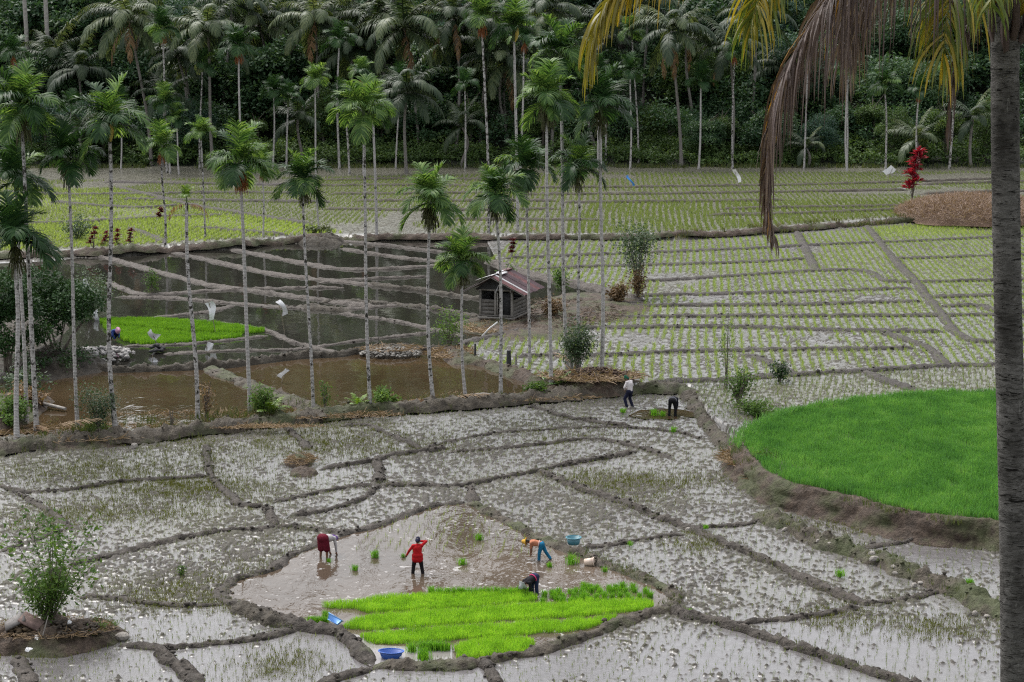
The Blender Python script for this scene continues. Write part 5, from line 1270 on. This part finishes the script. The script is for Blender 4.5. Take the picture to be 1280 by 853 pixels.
# straw and dead leaves: thin bent stalks
def straw(px, py, rx, ry, n, L, label, mat, zoff, seed, name='straw', up=.25, dome=0.):
    g = np.random.default_rng(seed); b = MB(); p = GL(px, py); a, rr = g.uniform(0, 6.28, n), np.sqrt(g.random(n))
    P = np.stack([np.cos(a)*rr*rx, np.sin(a)*rr*ry, zoff + dome*(1-rr**2)**.6], 1); d = g.normal(0, 1, (n, 3)); d[:, 2] = np.abs(d[:, 2])*up; d /= np.linalg.norm(d, axis=1)[:, None]
    l = L*g.uniform(.4, 1.1, n)[:, None]; s = np.cross(d, g.normal(0, 1, (n, 3))); s /= np.linalg.norm(s, axis=1)[:, None]; wv = L*.028
    V = np.stack([P-s*wv, P+s*wv, P+d*l*.6+s*wv, P+d*l*.6-s*wv, P+d*l-np.array([0,0,.1])*l], 1).reshape(-1, 3); k = np.arange(n)[:, None]*5
    b.add(V, np.hstack([k, k+1, k+2, k+3]), 0, np.repeat(g.uniform(.05, .95, n), 5)); b.F[3].append(np.hstack([k+3, k+2, k+4])); b.M[3].append(np.zeros(n, np.int32))
    o = b.build(name, mat); o.location = p; return tag(o, label, 'straw', kind='stuff')
M_STRAW = leafmat('dry_straw', (.12,.08,.045), (.24,.165,.10), (.38,.29,.19), .15, .8); M_REDSTRAW = leafmat('reddish_dry_grass', (.16,.105,.078), (.28,.20,.155), (.40,.31,.25), .15, .8)
straw(1222, 270, 7.4, 7.5, 15000, .8, 'reddish dry grass heap at the far terrace edge', M_REDSTRAW, .0, 31, 'dry_grass', .8, 1.7)
mound('earth_bank', 1222, 269, 7.2, 7.4, 1.6, earth_material('dry_grass_soil', (.13,.085,.06), (.24,.16,.115)), 33)
straw(925, 585, .9, 1.6, 700, .5, 'dry straw on the raised paddy bank', M_STRAW, .45, 32); straw(1000, 618, .9, .8, 700, .45, 'pale straw spill on the raised paddy bank', M_STRAW, .5, 34); straw(965, 608, 1.0, .9, 500, .45, 'brown straw beneath the bank bush', M_STRAW, .35, 35)
straw(610, 412, 1.4, 2, 700, .6, 'pale straw in front of the hut', M_STRAW, .1, 36); straw(565, 445, 1.3, 2, 500, .6, 'brown stalks at the pond corner', M_STRAW, .2, 37); straw(740, 482, 2.6, 1.6, 900, .8, 'dry twigs on the debris bank', M_STRAW, .5, 38)
straw(690, 395, 4.5, 6, 2600, .5, 'brown plant litter over the hut yard', plain('brown_litter', (.12,.085,.06), .85, .5, 6), .22, 48, 'litter'); straw(210, 541, 7.2, .5, 2600, .4, 'straw on the left half of the long bund', M_STRAW, .3, 46); straw(376, 580, .7, 1.0, 500, .35, 'dry hay on the soil lumps in the near paddy', M_STRAW, .12, 49, dome=.2); straw(320, 525, 7, 1.0, 1500, .45, 'dry stalks along the long bund', M_STRAW, .25, 39); straw(600, 503, 6, 1., 700, .45, 'dry stalks on the bund before the hut', M_STRAW, .25, 40); straw(80, 552, 3.5, 1.5, 600, .6, 'dead leaf litter under the left palms', M_STRAW, .3, 41)
straw(490, 443, 1.8, 1.2, 400, .5, 'dry brown grass on the rubble bank', M_STRAW, .35, 42); straw(60, 802, 2.1, 1.1, 900, .35, 'dry rubbish and stalks on the near mound', M_STRAW, .45, 43)
# fallen fronds
FALL = frond(2.0, R(8), R(16), 22, .55, .06, .0, .15, 900, .7, ragged=.1).build('fallen_frond_mesh', M_STRAW, link=False); FALLR = frond(1.4, R(6), R(16), 18, .5, .07, .0, .2, 901, .7, ragged=.1).build('fallen_frond_mesh', M_DEADF, link=False)
for me, px, py, rz, zo, lab in [(FALL, 70, 546, .15, .5, 'fallen grey frond arching on the bank under the palms'), (FALLR, 62, 553, 2.2, .45, 'reddish fallen frond on the bank by the left palms'), (FALL, 560, 508, -.1, .4, 'fallen dry frond on the long bund left of the hut palms'),
                            (FALLR, 668, 305, 1.6, 1.1, 'rusty fallen frond leaning on the terrace edge above the hut'), (FALL, 712, 470, 2.0, .7, 'pale fallen frond on the debris bank'), (FALLR, 500, 513, .3, .35, 'short dry frond on the bund by the pond')]:
    p = GL(px, py); o = inst('fallen_frond', me, None, (p[0], p[1], p[2]+zo), (.1, -.1, rz)); tag(o, lab, 'frond', 'fallen fronds')
# fallen grey logs near the left clump
def logs(px, py, rz, L, r, label):
    b = MB(); b.tube(np.array([[-L/2, 0, .12], [0, .08, .2], [L/2, 0, .1]]), [r, r*.9, r*.8], 8); simple('log', label, 'log', px, py, b, M_PALEBARK, rz=rz)
logs(52, 510, -.5, 3.0, .10, 'grey fallen log sloping into the brown pond'); logs(604, 498, .2, 1.6, .08, 'short dark log on the bund before the hut')
for px, py, h, lab in [(497+0, 0, 0, None)]: pass
def stump(px, py, h, r, label, mat, lean=0.):
    b = MB(); b.tube(np.array([[0, 0, -.2], [lean*.5, 0, h*.5], [lean, 0, h]]), [r*1.2, r, r*.8], 8); simple('stump', label, 'stump', px, py, b, mat)
stump(594, 450, .9, .06, 'thin dark stake at the pond corner, leftmost', M_DARKWOOD); stump(636, 460, .95, .13, 'thick dark stump on the debris bank near the hut palm', M_DARKWOOD); stump(645, 456, .6, .05, 'short grey stake right of the thick stump', M_POST)
stump(716, 465, 1.3, .09, 'bare grey stem leaning beneath the feathery bush', M_PALEBARK, -.2); stump(1235, 632, .9, .03, 'thin stake standing in the raised paddy', M_POST); stump(303, 723, .55, .02, 'thin stick on the west bund of the nursery pond', M_POST)
# rubbish on the near mound
def slab(px, py, size, rot, z, name, label, mat, cat):
    b = MB(); b.box((0, 0, 0), size, rot=Matrix.Rotation(rot[2], 3, 'Z') @ Matrix.Rotation(rot[1], 3, 'Y') @ Matrix.Rotation(rot[0], 3, 'X'))
    p = GL(px, py); o = b.build(name, mat); o.location = p + np.array([0, 0, z]); return tag(o, label, cat)
slab(20, 806, (.66, .55, .06), (.22, -.5, .2), .74, 'board', 'grey board tilted to the left on the rubbish mound', plain('grey_board', (.15,.14,.135), .8, .4, 5), 'board'); slab(40, 806, (.66, .55, .06), (.22, .5, -.1), .74, 'board', 'grey-pink board tilted to the right on the rubbish mound', plain('pinkish_board', (.19,.13,.115), .8, .4, 5), 'board')
slab(6, 806, (.5, .3, .04), (.6, .1, .5), .35, 'board', 'small dark board low at the left edge of the rubbish mound', M_DARKWOOD, 'board')
heap(70, 803, 1.9, .8, 260, .075, 'debris', 'dark rotten debris over the rubbish mound', plain('mound_debris', (.05,.038,.028), .85, .6, 6), .38, 27, 'debris', .25)
heap(32, 806, .7, .5, 90, .09, 'debris', 'brown clods under the leaning boards', plain('brown_clods', (.11,.08,.05), .85, .5, 6), .30, 28, 'debris', .35)
b = MB(); b.tube(np.array([[0, 0, 0], [.12, 0, .4], [.28, .05, .95]]), [.02, .018, .012], 6); o_ = b.build('branch', M_PALEBARK); o_.location = GL(50, 813) + np.array([0, 0, .12]); tag(o_, 'pale bare branch leaning on the rubbish mound', 'branch')
def sack(px, py, w_, h_, z, label, seed):
    bm = bmesh.new(); bmesh.ops.create_icosphere(bm, subdivisions=3, radius=1); g = random.Random(seed)
    for v in bm.verts:
        c = v.co; k = 1 + .55*(float(vn(c.x*2.1+seed*7, c.y*2.1+c.z*1.7, 80+seed))-.5) + .35*(float(vn(c.x*5+c.z*3, c.y*5+seed, 90+seed))-.5)
        t = max(0., c.z); c *= k; c.x *= w_/2*(1-.55*t); c.y *= w_/2.6*(1-.5*t); c.z *= h_/2; c.x += .12*w_*t
    me = bpy.data.meshes.new('plastic_bag'); bm.to_mesh(me); bm.free(); me.materials.append(M_PLAST)
    p = GL(px, py); o = inst('plastic_bag', me, None, p + np.array([0, 0, z]), (0, .2*(seed-2), seed)); tag(o, label, 'plastic bag', 'white plastic bags on the mound')
sack(88, 803, .24, .42, .52, 'upright white plastic bag on the rubbish mound', 1); sack(47, 812, .26, .2, .36, 'small crumpled white bag low on the rubbish mound', 2); sack(36, 818, .24, .14, .15, 'flat pale bag at the foot of the rubbish mound', 3)

# ------------------------------------------------------------------ tubs and bucket
def lathe(prof, seg=32, ex=1.0, mat=0):
    n = len(prof); a = np.linspace(0, 2*np.pi, seg, endpoint=False); V = np.array([[r*ex*math.cos(t), r*math.sin(t), z] for r, z in prof for t in a])
    i = np.arange(n-1)[:, None]; j = np.arange(seg)[None]; return V, np.stack([i*seg+j, i*seg+(j+1) % seg, (i+1)*seg+(j+1) % seg, (i+1)*seg+j], -1).reshape(-1, 4)
def tub(px, py, r, h, ex, col, label, rot=(0, 0, 0), z=.0, rim=True, colin=None, handles=False):
    p = GL(px, py); o = thing('plastic_tub', label, 'tub', p + np.array([0, 0, z])); o.rotation_euler = rot; m = plain('tub_plastic', col, .35, .08, 3, .5)
    b = MB(); b.add(*lathe([(.001, 0), (r*.74, 0), (r*.78, .015), (r*.97, h), (r*.95, h), (r*.75, .03), (.001, .025)], 36, ex)); b.build('body', m, o, smooth=True)
    b = MB(); b.add(*lathe([(r*.96, h-.012), (r*1.07, h-.005), (r*1.07, h+.012), (r*.95, h+.014), (r*.94, h-.004), (r*.96, h-.012)], 36, ex)); b.build('rim', plain('tub_rim', tuple(min(1, c*1.25) for c in col), .35, .05), o, smooth=True)
    return o
tub(717, 685, .27, .25, 1.0, (.06,.19,.24), 'round teal tub standing on the bund', z=.14)
o = tub(489, 824, .24, .22, 1.55, (.025,.09,.36), 'oval dark blue tub floating below the lime bed', z=.03); o.rotation_euler = (0, 0, -.1)
b = MB(); b.add(*lathe([(.001, 0), (.035, 0), (.035, .012), (.001, .012)], 12)); q = b.build('drain_plug', M_PLAST, o); q.location = (.30, -.115, .07); q.rotation_euler = (R(90), 0, R(30))
def bucket():
    p = GL(737, 708); o = thing('bucket', 'cream plastic bucket lying on its side by the bund', 'bucket', p + np.array([.0, 0, .15])); o.rotation_euler = (0, R(82), R(-12)); m = plain('cream_plastic', (.62,.50,.42), .4, .1, 4)
    b = MB(); b.add(*lathe([(.001, -.18), (.125, -.18), (.15, .17), (.143, .17), (.118, -.165), (.001, -.165)], 28)); b.build('body', m, o, smooth=True)
    b = MB(); b.add(*lathe([(.15, .13), (.165, .135), (.165, .17), (.15, .175), (.15, .13)], 28)); b.build('rim', m, o, smooth=True)
    b = MB(); s = np.linspace(0, np.pi, 12); b.tube(np.stack([.155*np.cos(s), .155*np.sin(s)*.4, .15 + .13*np.sin(s)], 1), .005, 5); b.build('handle', M_STICK, o)
bucket()
def basket():
    p = GL(417, 783); o = thing('plastic_basket', 'light blue open plastic basket tipped at the edge of the lime bed', 'basket', p + np.array([-.02, 0, .13])); o.scale = (.78,)*3; o.rotation_euler = (R(-28), R(24), R(-20)); m = plain('light_blue_plastic', (.16,.36,.72), .4, .1, 4)
    r0, r1, h, ex = .19, .27, .24, 1.25; a = np.linspace(0, 2*np.pi, 33)
    for nm, r, z, t in (('rim', r1, h, .022), ('base_ring', r0, 0, .02)):
        b = MB(); b.tube(np.stack([r*ex*np.cos(a), r*np.sin(a), z+0*a], 1), t, 6, cap=False); b.build(nm, m, o, smooth=True)
    b = MB(); V, f = lathe([(.001, 0), (r0, 0), (r0, .012), (.001, .012)], 24, ex); b.add(V, f); b.build('base', m, o)
    b = MB(); V, f = lathe([(r0, 0), (r1, h), (r1-.012, h), (r0-.012, 0)], 32, ex); f = f[[k for k in range(len(f)) if not 18 <= k % 32 <= 29]]; b.add(V, f); b.build('side', m, o)
basket()

# ------------------------------------------------------------------ bundles of seedlings waiting to be planted
def bundle_me(seed, h=.24, r=.10, n=90):
    b = MB(); g = np.random.default_rng(seed); P = np.column_stack([g.normal(0, r*.55, n), g.normal(0, r*.55, n), np.zeros(n)]); blades(b, P, h, .014, .75, seg2=True); return b.build('bundle_mesh', M_BUNCH, link=False)
BD = [bundle_me(k) for k in range(4)]
def bundle(px, py, s, label, group='seedling bundles'):
    p = GL(px, py); o = inst('seedling_bundle', BD[gs.randrange(4)], None, (p[0], p[1], p[2]+.03), (0, 0, gs.uniform(0, 6)), s); return tag(o, label, 'seedling bundle', group)
for px, py, s, lab in [(469,698,1.3,'seedling bundle between the maroon and the red worker'),(444,714,1.0,'small seedling bundle left of the red worker'),(578,707,1.2,'seedling bundle midway between red and blue workers'),(599,676,1.2,'seedling bundle farthest back in the pond'),
        (687,710,.9,'seedling bundle below the worker in blue trousers'),(715,706,1.7,'wide seedling bundle left of the cream bucket'),(756,716,.9,'seedling bundle on the bund right of the bucket'),(504,698,.7,'small seedling sprig by the red worker\'s hand'),(411,704,.7,'seedling sprig at the maroon worker\'s hand'),
        (788,683,.8,'seedling tuft on the thin bund right of the teal tub'),(1050,722,1.3,'lone seedling bundle in the mud of the right plots'),(1212,733,1.2,'seedling bundle on the stony bund by the palm trunk'),(778,517,1.2,'seedling bundle behind the puddle below the white-shirted worker'),(818,520,1.5,'seedling bundle in the middle of the puddle'),(828,521,1.2,'seedling bundle in the puddle near the black-clad worker'),(842,541,1.3,'seedling bundle on the mud below the puddle'),
        (515,816,1.5,'dark seedling clump standing right of the blue tub'),(530,826,1.8,'fallen seedling bundle in the outlet water'),(882,662,.8,'green tuft on the bund junction'),(862,768,.8,'green tuft low on the right bund')]:
    bundle(px, py, s, lab)
k = 0
for px in np.arange(528, 560, 5): bundle(px, 814, 1.35, 'dark seedling clump in the tight row before the lime strips', 'row of clumps before the lime strips')
for px in np.arange(387, 408, 5): bundle(px, 780, 1.05, 'seedling clump in the short row beside the light blue basket', 'row of clumps by the basket')
bundle(407, 773, 1.1, 'single clump behind the short row by the basket')
for j, (py, x0, x1) in enumerate([(738, 728, 800), (743, 690, 812), (749, 684, 815), (754, 682, 745)]):
    for px in np.arange(x0, x1, 10.5): bundle(px + gs.uniform(-3.5, 3.5), py + gs.uniform(-1.6, 1.6), gs.uniform(.9, 1.25), 'bundled dark green seedlings set out behind the bent black-clad worker', 'bundles set out on the bed')
for px in np.arange(540, 660, 9): bundle(px, 744 + gs.uniform(-1, 1), 1.2, 'clump pulled from the far rim of the lime strips', 'clumps along the far rim of the bed')
# ------------------------------------------------------------------ people
M_SKIN = plain('skin', (.17,.085,.05), .55, .12, 4); M_HAIR = plain('black_hair', (.012,.010,.010), .5, .2, 8); M_EYE = plain('eye', (.02,.015,.012), .2, .05)
def cloth(name, c, var=.3): return plain(name, c, .85, var, 7, .15, .2)
_sph = None
def capsule(b, A, B, ra, rb):
    A = np.asarray(A, float); B = np.asarray(B, float); d = B-A; L = np.linalg.norm(d); nseg = 14
    if L < 1e-5: d = np.array([0, 0, 1.]); L = 1e-5
    z = d/L; x = np.cross(z, [0.3, .9, .1]); x /= np.linalg.norm(x); y = np.cross(z, x); prof = []
    for t in np.linspace(-math.pi/2, 0, 5): prof.append((ra*math.cos(t), ra*math.sin(t)))
    for t in np.linspace(0, math.pi/2, 5): prof.append((rb*math.cos(t), L + rb*math.sin(t)))
    prof[0] = (1e-4, prof[0][1]); prof[-1] = (1e-4, prof[-1][1])
    a = np.linspace(0, 2*np.pi, nseg, endpoint=False); V = np.array([A + z*h + r*(x*math.cos(t)+y*math.sin(t)) for r, h in prof for t in a]); n = len(prof)
    i = np.arange(n-1)[:, None]; j = np.arange(nseg)[None]; b.add(V, np.stack([i*nseg+j, i*nseg+(j+1) % nseg, (i+1)*nseg+(j+1) % nseg, (i+1)*nseg+j], -1).reshape(-1, 4))
    for e in (0, n-1):
        c = np.arange(nseg); b.add(np.vstack([V[e*nseg:(e+1)*nseg], V[e*nseg:(e+1)*nseg].mean(0)]), [[(k+1) % nseg, k, nseg] if e == 0 else [k, (k+1) % nseg, nseg] for k in range(nseg)])
def fuse(caps, name, mat, parent, vox=.011, sm=4):
    b = MB()
    for c in caps: capsule(b, *c)
    tmp = b.build('tmp', mat); md = tmp.modifiers.new('r', 'REMESH'); md.mode = 'VOXEL'; md.voxel_size = vox; md.use_smooth_shade = True
    if sm: s = tmp.modifiers.new('s', 'SMOOTH'); s.iterations = sm; s.factor = .5
    dg = bpy.context.evaluated_depsgraph_get(); me = bpy.data.meshes.new_from_object(tmp.evaluated_get(dg)); me.name = name
    me.materials.clear(); me.materials.append(mat); me.polygons.foreach_set('material_index', np.zeros(len(me.polygons), np.int32)); bpy.data.objects.remove(tmp)
    return inst(name, me, parent)
def unit(v): v = np.asarray(v, float); return v/np.linalg.norm(v)
def limb(A, B, l1, l2, pole):
    "middle joint of a two-bone limb"
    A = np.asarray(A, float); B = np.asarray(B, float); d = B-A; L = np.linalg.norm(d); L2 = min(L, (l1+l2)*.995); B = A + d/L*L2
    a = (l1*l1 - l2*l2 + L2*L2)/(2*L2); h = math.sqrt(max(0, l1*l1-a*a)); z = d/L; p = np.asarray(pole, float); p = p - z*(p@z); p = unit(p); return A + z*a + p*h, B
def person(px, py, z0, label, fwd, bend, hips_h, feet, hands, look, colors, H=1.58, sleeves='long', hat=None, skirt=False, trouser_len=1.0, extras=(), head_turn=0., lat=0.):
    """fwd: heading (x, y); bend: trunk from upright in degrees; feet / hands: (along heading, to the left, height) from the point under the hips"""
    p = G(px, py, z0); o = thing('person', label, 'person', p); f = unit([fwd[0], fwd[1], 0]); l = np.array([-f[1], f[0], 0]); up = np.array([0, 0, 1.]); k = H/1.6
    W = lambda t: f*t[0] + l*t[1] + up*t[2]
    hip = W((0, 0, hips_h)); td = unit(f*math.sin(R(bend)) + up*math.cos(R(bend)) + l*lat); tf = unit(f*math.cos(R(bend)) - up*math.sin(R(bend)))
    waist = hip + td*.14*k; chest = hip + td*.36*k; neck = hip + td*.50*k; hd = unit(td*.8 + np.asarray(W(look))*.6); head = neck + hd*.155*k
    face = unit(W(look) - hd*(W(look)@hd)*.9); ear = np.cross(hd, face)
    sh = [neck - td*.05*k + l*s*.165*k for s in (1, -1)]; hj = [hip + l*s*.09*k for s in (1, -1)]
    B = []; TR = []; JK = []
    B += [(hip+l*.06*k, hip-l*.06*k, .115*k, .115*k), (hip, waist, .12*k, .105*k), (waist+l*.04*k, chest+l*.05*k, .10*k, .115*k), (waist-l*.04*k, chest-l*.05*k, .10*k, .115*k), (sh[0], sh[1], .06*k, .06*k), (chest, neck, .1*k, .055*k), (neck, head, .05*k, .05*k)]
    B += [(head, head+hd*.03*k, .088*k, .082*k), (head-hd*.055*k+face*.028*k, head-hd*.075*k+face*.045*k, .06*k, .038*k), (head+face*.085*k, head+face*.10*k-hd*.02*k, .013*k, .016*k)]
    for s in (1, -1): B.append((head+ear*s*.086*k-hd*.005*k, head+ear*s*.09*k+hd*.02*k, .016*k, .018*k))
    JK += [(waist-td*.10*k, waist, .138*k, .128*k), (waist+l*.045*k, chest+l*.055*k, .12*k, .135*k), (waist-l*.045*k, chest-l*.055*k, .12*k, .135*k), (sh[0], sh[1], .078*k, .078*k), (chest, neck-td*.01*k, .115*k, .066*k)]
    TR += [(hip+l*.06*k, hip-l*.06*k, .135*k, .135*k), (hip, hip+td*.09*k, .135*k, .122*k)]
    for q, s in enumerate((1, -1)):
        ft = W(feet[q]); kn, an = limb(hj[q], ft + up*.07, .40*k, .40*k, f + l*s*.25)
        B += [(hj[q], kn, .088*k, .056*k), (kn, an, .056*k, .036*k), (an, an+f*.12*k-up*.045*k, .036*k, .030*k), (an, an-f*.04*k-up*.04*k, .036*k, .032*k)]
        e = kn + (an-kn)*max(0., min(1, (trouser_len-.5)*2)); 
        TR += [(hj[q], kn, .108*k, .076*k)]
        if trouser_len > .5: TR += [(kn, e, .076*k, .068*k)]
        ht = W(hands[q]); el, wr = limb(sh[q], ht, .27*k, .25*k, -f*.3 + l*s*1.0 - up*.1)
        B += [(sh[q], el, .047*k, .038*k), (el, wr, .037*k, .026*k)]
        if sleeves == 'long': JK += [(sh[q], el, .066*k, .053*k), (el, el+(wr-el)*.92, .052*k, .042*k)]
        elif sleeves == 'short': JK += [(sh[q], sh[q]+(el-sh[q])*.8, .068*k, .056*k)]
        hdn = unit(wr-el); hs = unit(np.cross(hdn, f) + 1e-3*up); hn = np.cross(hs, hdn); pm = wr + hdn*.075*k
        B += [(wr, pm, .026*k, .030*k), (wr+hdn*.04*k+hs*.018, pm+hs*.020, .020, .018), (wr+hdn*.04*k-hs*.018, pm-hs*.020, .020, .018)]
        for m, (of, ln) in enumerate(((-.033, .060), (-.011, .075), (.011, .070), (.033, .052))):
            c0 = pm + hs*of; c1 = c0 + (hdn*.85+hn*.25)*ln*.55; c2 = c1 + (hdn*.5+hn*.8)*ln*.5; B += [(c0, c1, .0095, .009), (c1, c2, .009, .0075)]
        t0 = wr + hdn*.03 - hs*.03; t1 = t0 - hs*.035 + hdn*.025; B += [(t0, t1, .012, .010), (t1, t1+hdn*.03+hn*.015, .010, .008)]
    body = fuse(B, 'body', M_SKIN, o, .0085, 3)
    b = MB()
    for s in (1, -1): c = head + face*.082*k + ear*s*.033*k + hd*.008*k; capsule(b, c, c+face*.002, .011, .011)
    b.build('eyes', M_EYE, body, smooth=True); b = MB(); capsule(b, head+face*.086*k-hd*.055*k-ear*.02, head+face*.086*k-hd*.055*k+ear*.02, .007, .007); b.build('mouth', plain('lips', (.12,.04,.035), .5), body, smooth=True)
    if colors.get('hair', True): fuse([(head+hd*.03*k-face*.015*k, head+hd*.05*k-face*.02*k, .092*k, .085*k), (head-face*.035*k, head-face*.04*k-hd*.05*k, .078*k, .06*k)], 'hair', M_HAIR, o, .012, 2)
    if skirt:
        SK = [(hip+l*.06*k, hip-l*.06*k, .17*k, .17*k), (hip, hip+td*.1*k, .16*k, .13*k)]
        for q, s in enumerate((1, -1)):
            kn, an = limb(hj[q], W(feet[q])+up*.07, .40*k, .40*k, f + l*s*.25); SK += [(hj[q], kn, .14*k, .125*k)]
        SK.append(((hj[0]+hj[1])/2, (hj[0]+hj[1])/2 - up*.36*k + f*.02, .13*k, .11*k)); fuse(SK, 'skirt', colors['legs'], o, .014, 4)
    else: fuse(TR, 'trousers', colors['legs'], o, .012, 3)
    fuse(JK, 'jacket' if 'jacket' in colors.get('topname', '') else colors.get('topname', 'shirt'), colors['top'], o, .012, 3)
    if 'hem' in colors:  # long coat tail over the hips
        fuse([(hip+td*.05+l*.07*k, hip+td*.05-l*.07*k, .155*k, .155*k), (hip-td*.06+l*.07*k, hip-td*.06-l*.07*k, .16*k, .16*k)], 'coat_hem', colors['hem'], o, .012, 3)
    if 'band' in colors:
        c = hip + td*.12*k; q = [c + l*math.cos(t)*.185*k + tf*math.sin(t)*.145*k for t in np.linspace(0, 2*np.pi, 15)]; fuse([(q[i], q[i+1], .024*k, .024*k) for i in range(14)], 'waistband', colors['band'], o, .012, 1)
        o.children[-1].scale = (1, 1, 1)
    if hat:
        kind, m = hat; h0 = head + hd*.045*k
        if kind == 'scarf': fuse([(h0-hd*.02, h0+hd*.03, .108*k, .098*k), (head-face*.03*k-hd*.06*k, neck-face*.02, .095*k, .075*k), (neck-td*.03, neck-td*.10-tf*.03, .09*k, .10*k)], 'headscarf', m, o, .012, 3)
        elif kind == 'cap': fuse([(h0, h0+hd*.045*k, .104*k, .090*k), (h0+face*.09*k, h0+face*.16*k-hd*.01, .055*k, .04*k)], 'cap', m, o, .012, 2)
        elif kind == 'beanie': fuse([(h0-hd*.01, h0+hd*.055*k, .105*k, .092*k), (h0-face*.03*k-hd*.05*k, h0-face*.035*k-hd*.06*k, .09*k, .08*k)], 'cap', m, o, .012, 2)
        elif kind == 'brim':
            b = MB(); prof = [(.001, .16), (.06, .155), (.095, .10), (.105, .02), (.2, -.025), (.205, -.035), (.10, 0), (.001, .02)]; V, fq = lathe([(r*k, z*k) for r, z in prof], 22)
            x = unit(np.cross(hd, face)); y = np.cross(hd, x); V = V[:, :1]*x + V[:, 1:2]*y + V[:, 2:3]*hd + h0 + hd*.02; b.add(V, fq); b.build('hat', m, o, smooth=True)
    return o
# 1 bent, maroon skirt, facing away to the right
person(404, 697, .03, 'worker bent over with maroon skirt to the viewer and purple headscarf', (.55, .83), 100, .70, ((-.02, .12, -.22), (.05, -.14, -.22)), ((.42, .02, .02), (.50, -.22, -.02)), (.9, 0, -.5),
       dict(top=cloth('grey_white_shirt', (.45,.43,.44)), legs=cloth('maroon_skirt', (.115,.010,.022)), topname='shirt'), hat=('scarf', cloth('purple_scarf', (.11,.05,.22))), skirt=True)
# 2 standing in red
person(522, 717, .03, 'worker standing in a red jacket with one hand raised to the face', (-.15, 1), 3, .58, ((.02, .18, -.22), (-.04, -.20, -.22)), ((.24, .40, .52), (.17, -.11, 1.10)), (1, -.3, -.05),
       dict(top=cloth('red_jacket', (.40,.012,.016)), legs=cloth('black_trousers', (.014,.012,.014)), topname='jacket', hem=cloth('red_jacket_hem', (.38,.012,.016))), hat=('beanie', cloth('dark_navy_cap', (.018,.018,.045))), H=1.40)
# 3 bent facing left, blue trousers
person(677, 700, .03, 'worker bent to the left in bright blue trousers and yellow hat', (-1, .12), 78, .56, ((.10, .05, -.2), (-.36, -.08, -.12)), ((.40, .08, .08), (.37, -.10, .06)), (.8, -.1, -.3),
       dict(top=cloth('orange_pink_shirt', (.42,.17,.10)), legs=cloth('blue_trousers', (.015,.14,.27)), topname='shirt', band=cloth('pale_waist_cloth', (.45,.36,.36))), hat=('brim', cloth('yellow_hat', (.55,.32,.05))), sleeves='short', H=1.3, trouser_len=.92)
# 4 bent in black, pink band, facing left and toward the camera
person(669, 741, .03, 'worker bent low in black with a pink waistband and grey hat', (-.75, -.66), 108, .56, ((.02, .13, -.2), (.0, -.14, -.2)), ((.37, .12, .0), (.40, -.11, .02)), (.8, 0, -.6),
       dict(top=cloth('black_jacket', (.013,.012,.016)), legs=cloth('dark_trousers', (.022,.03,.075)), topname='jacket', band=cloth('pink_band', (.55,.05,.16))), hat=('brim', cloth('grey_hat', (.30,.31,.33))), H=1.36)
# 5 standing in white on the mud
person(787, 509, .0, 'worker standing in a long-sleeved white shirt and green hat', (-.75, .65), 6, .78, ((.08, .12, -.05), (-.06, -.16, -.05)), ((.22, .12, .86), (.22, -.16, .90)), (.9, .1, -.35),
       dict(top=cloth('white_shirt', (.66,.61,.62), .1), legs=cloth('navy_trousers', (.016,.018,.04)), topname='shirt'), hat=('beanie', cloth('green_hat', (.012,.085,.05))), H=1.66)
# 6 bent in black by the puddle
person(840, 520, .02, 'worker bent over in black beside the puddle, back to the viewer', (.25, .97), 88, .74, ((.0, .14, -.08), (.0, -.16, -.08)), ((.40, .20, .1), (.42, -.16, .05)), (.8, 0, -.6),
       dict(top=cloth('black_shirt', (.014,.015,.024)), legs=cloth('black_leggings', (.010,.010,.012)), topname='shirt', band=cloth('pale_band', (.25,.25,.28))), hat=('scarf', cloth('dark_scarf', (.03,.03,.04))), H=1.55)
# 7 crouching at the nursery strips
person(139, 425, ZM+.05, 'person crouching in blue with a pink hat beside the far nursery strips', (.8, -.6), 60, .36, ((.10, .15, .0), (.10, -.15, .0)), ((.48, .16, .15), (.48, -.14, .12)), (.8, 0, -.5),
       dict(top=cloth('blue_shirt', (.03,.06,.22)), legs=cloth('dark_blue_trousers', (.02,.03,.08)), topname='shirt'), hat=('brim', cloth('pink_hat', (.55,.30,.42))), H=1.55)
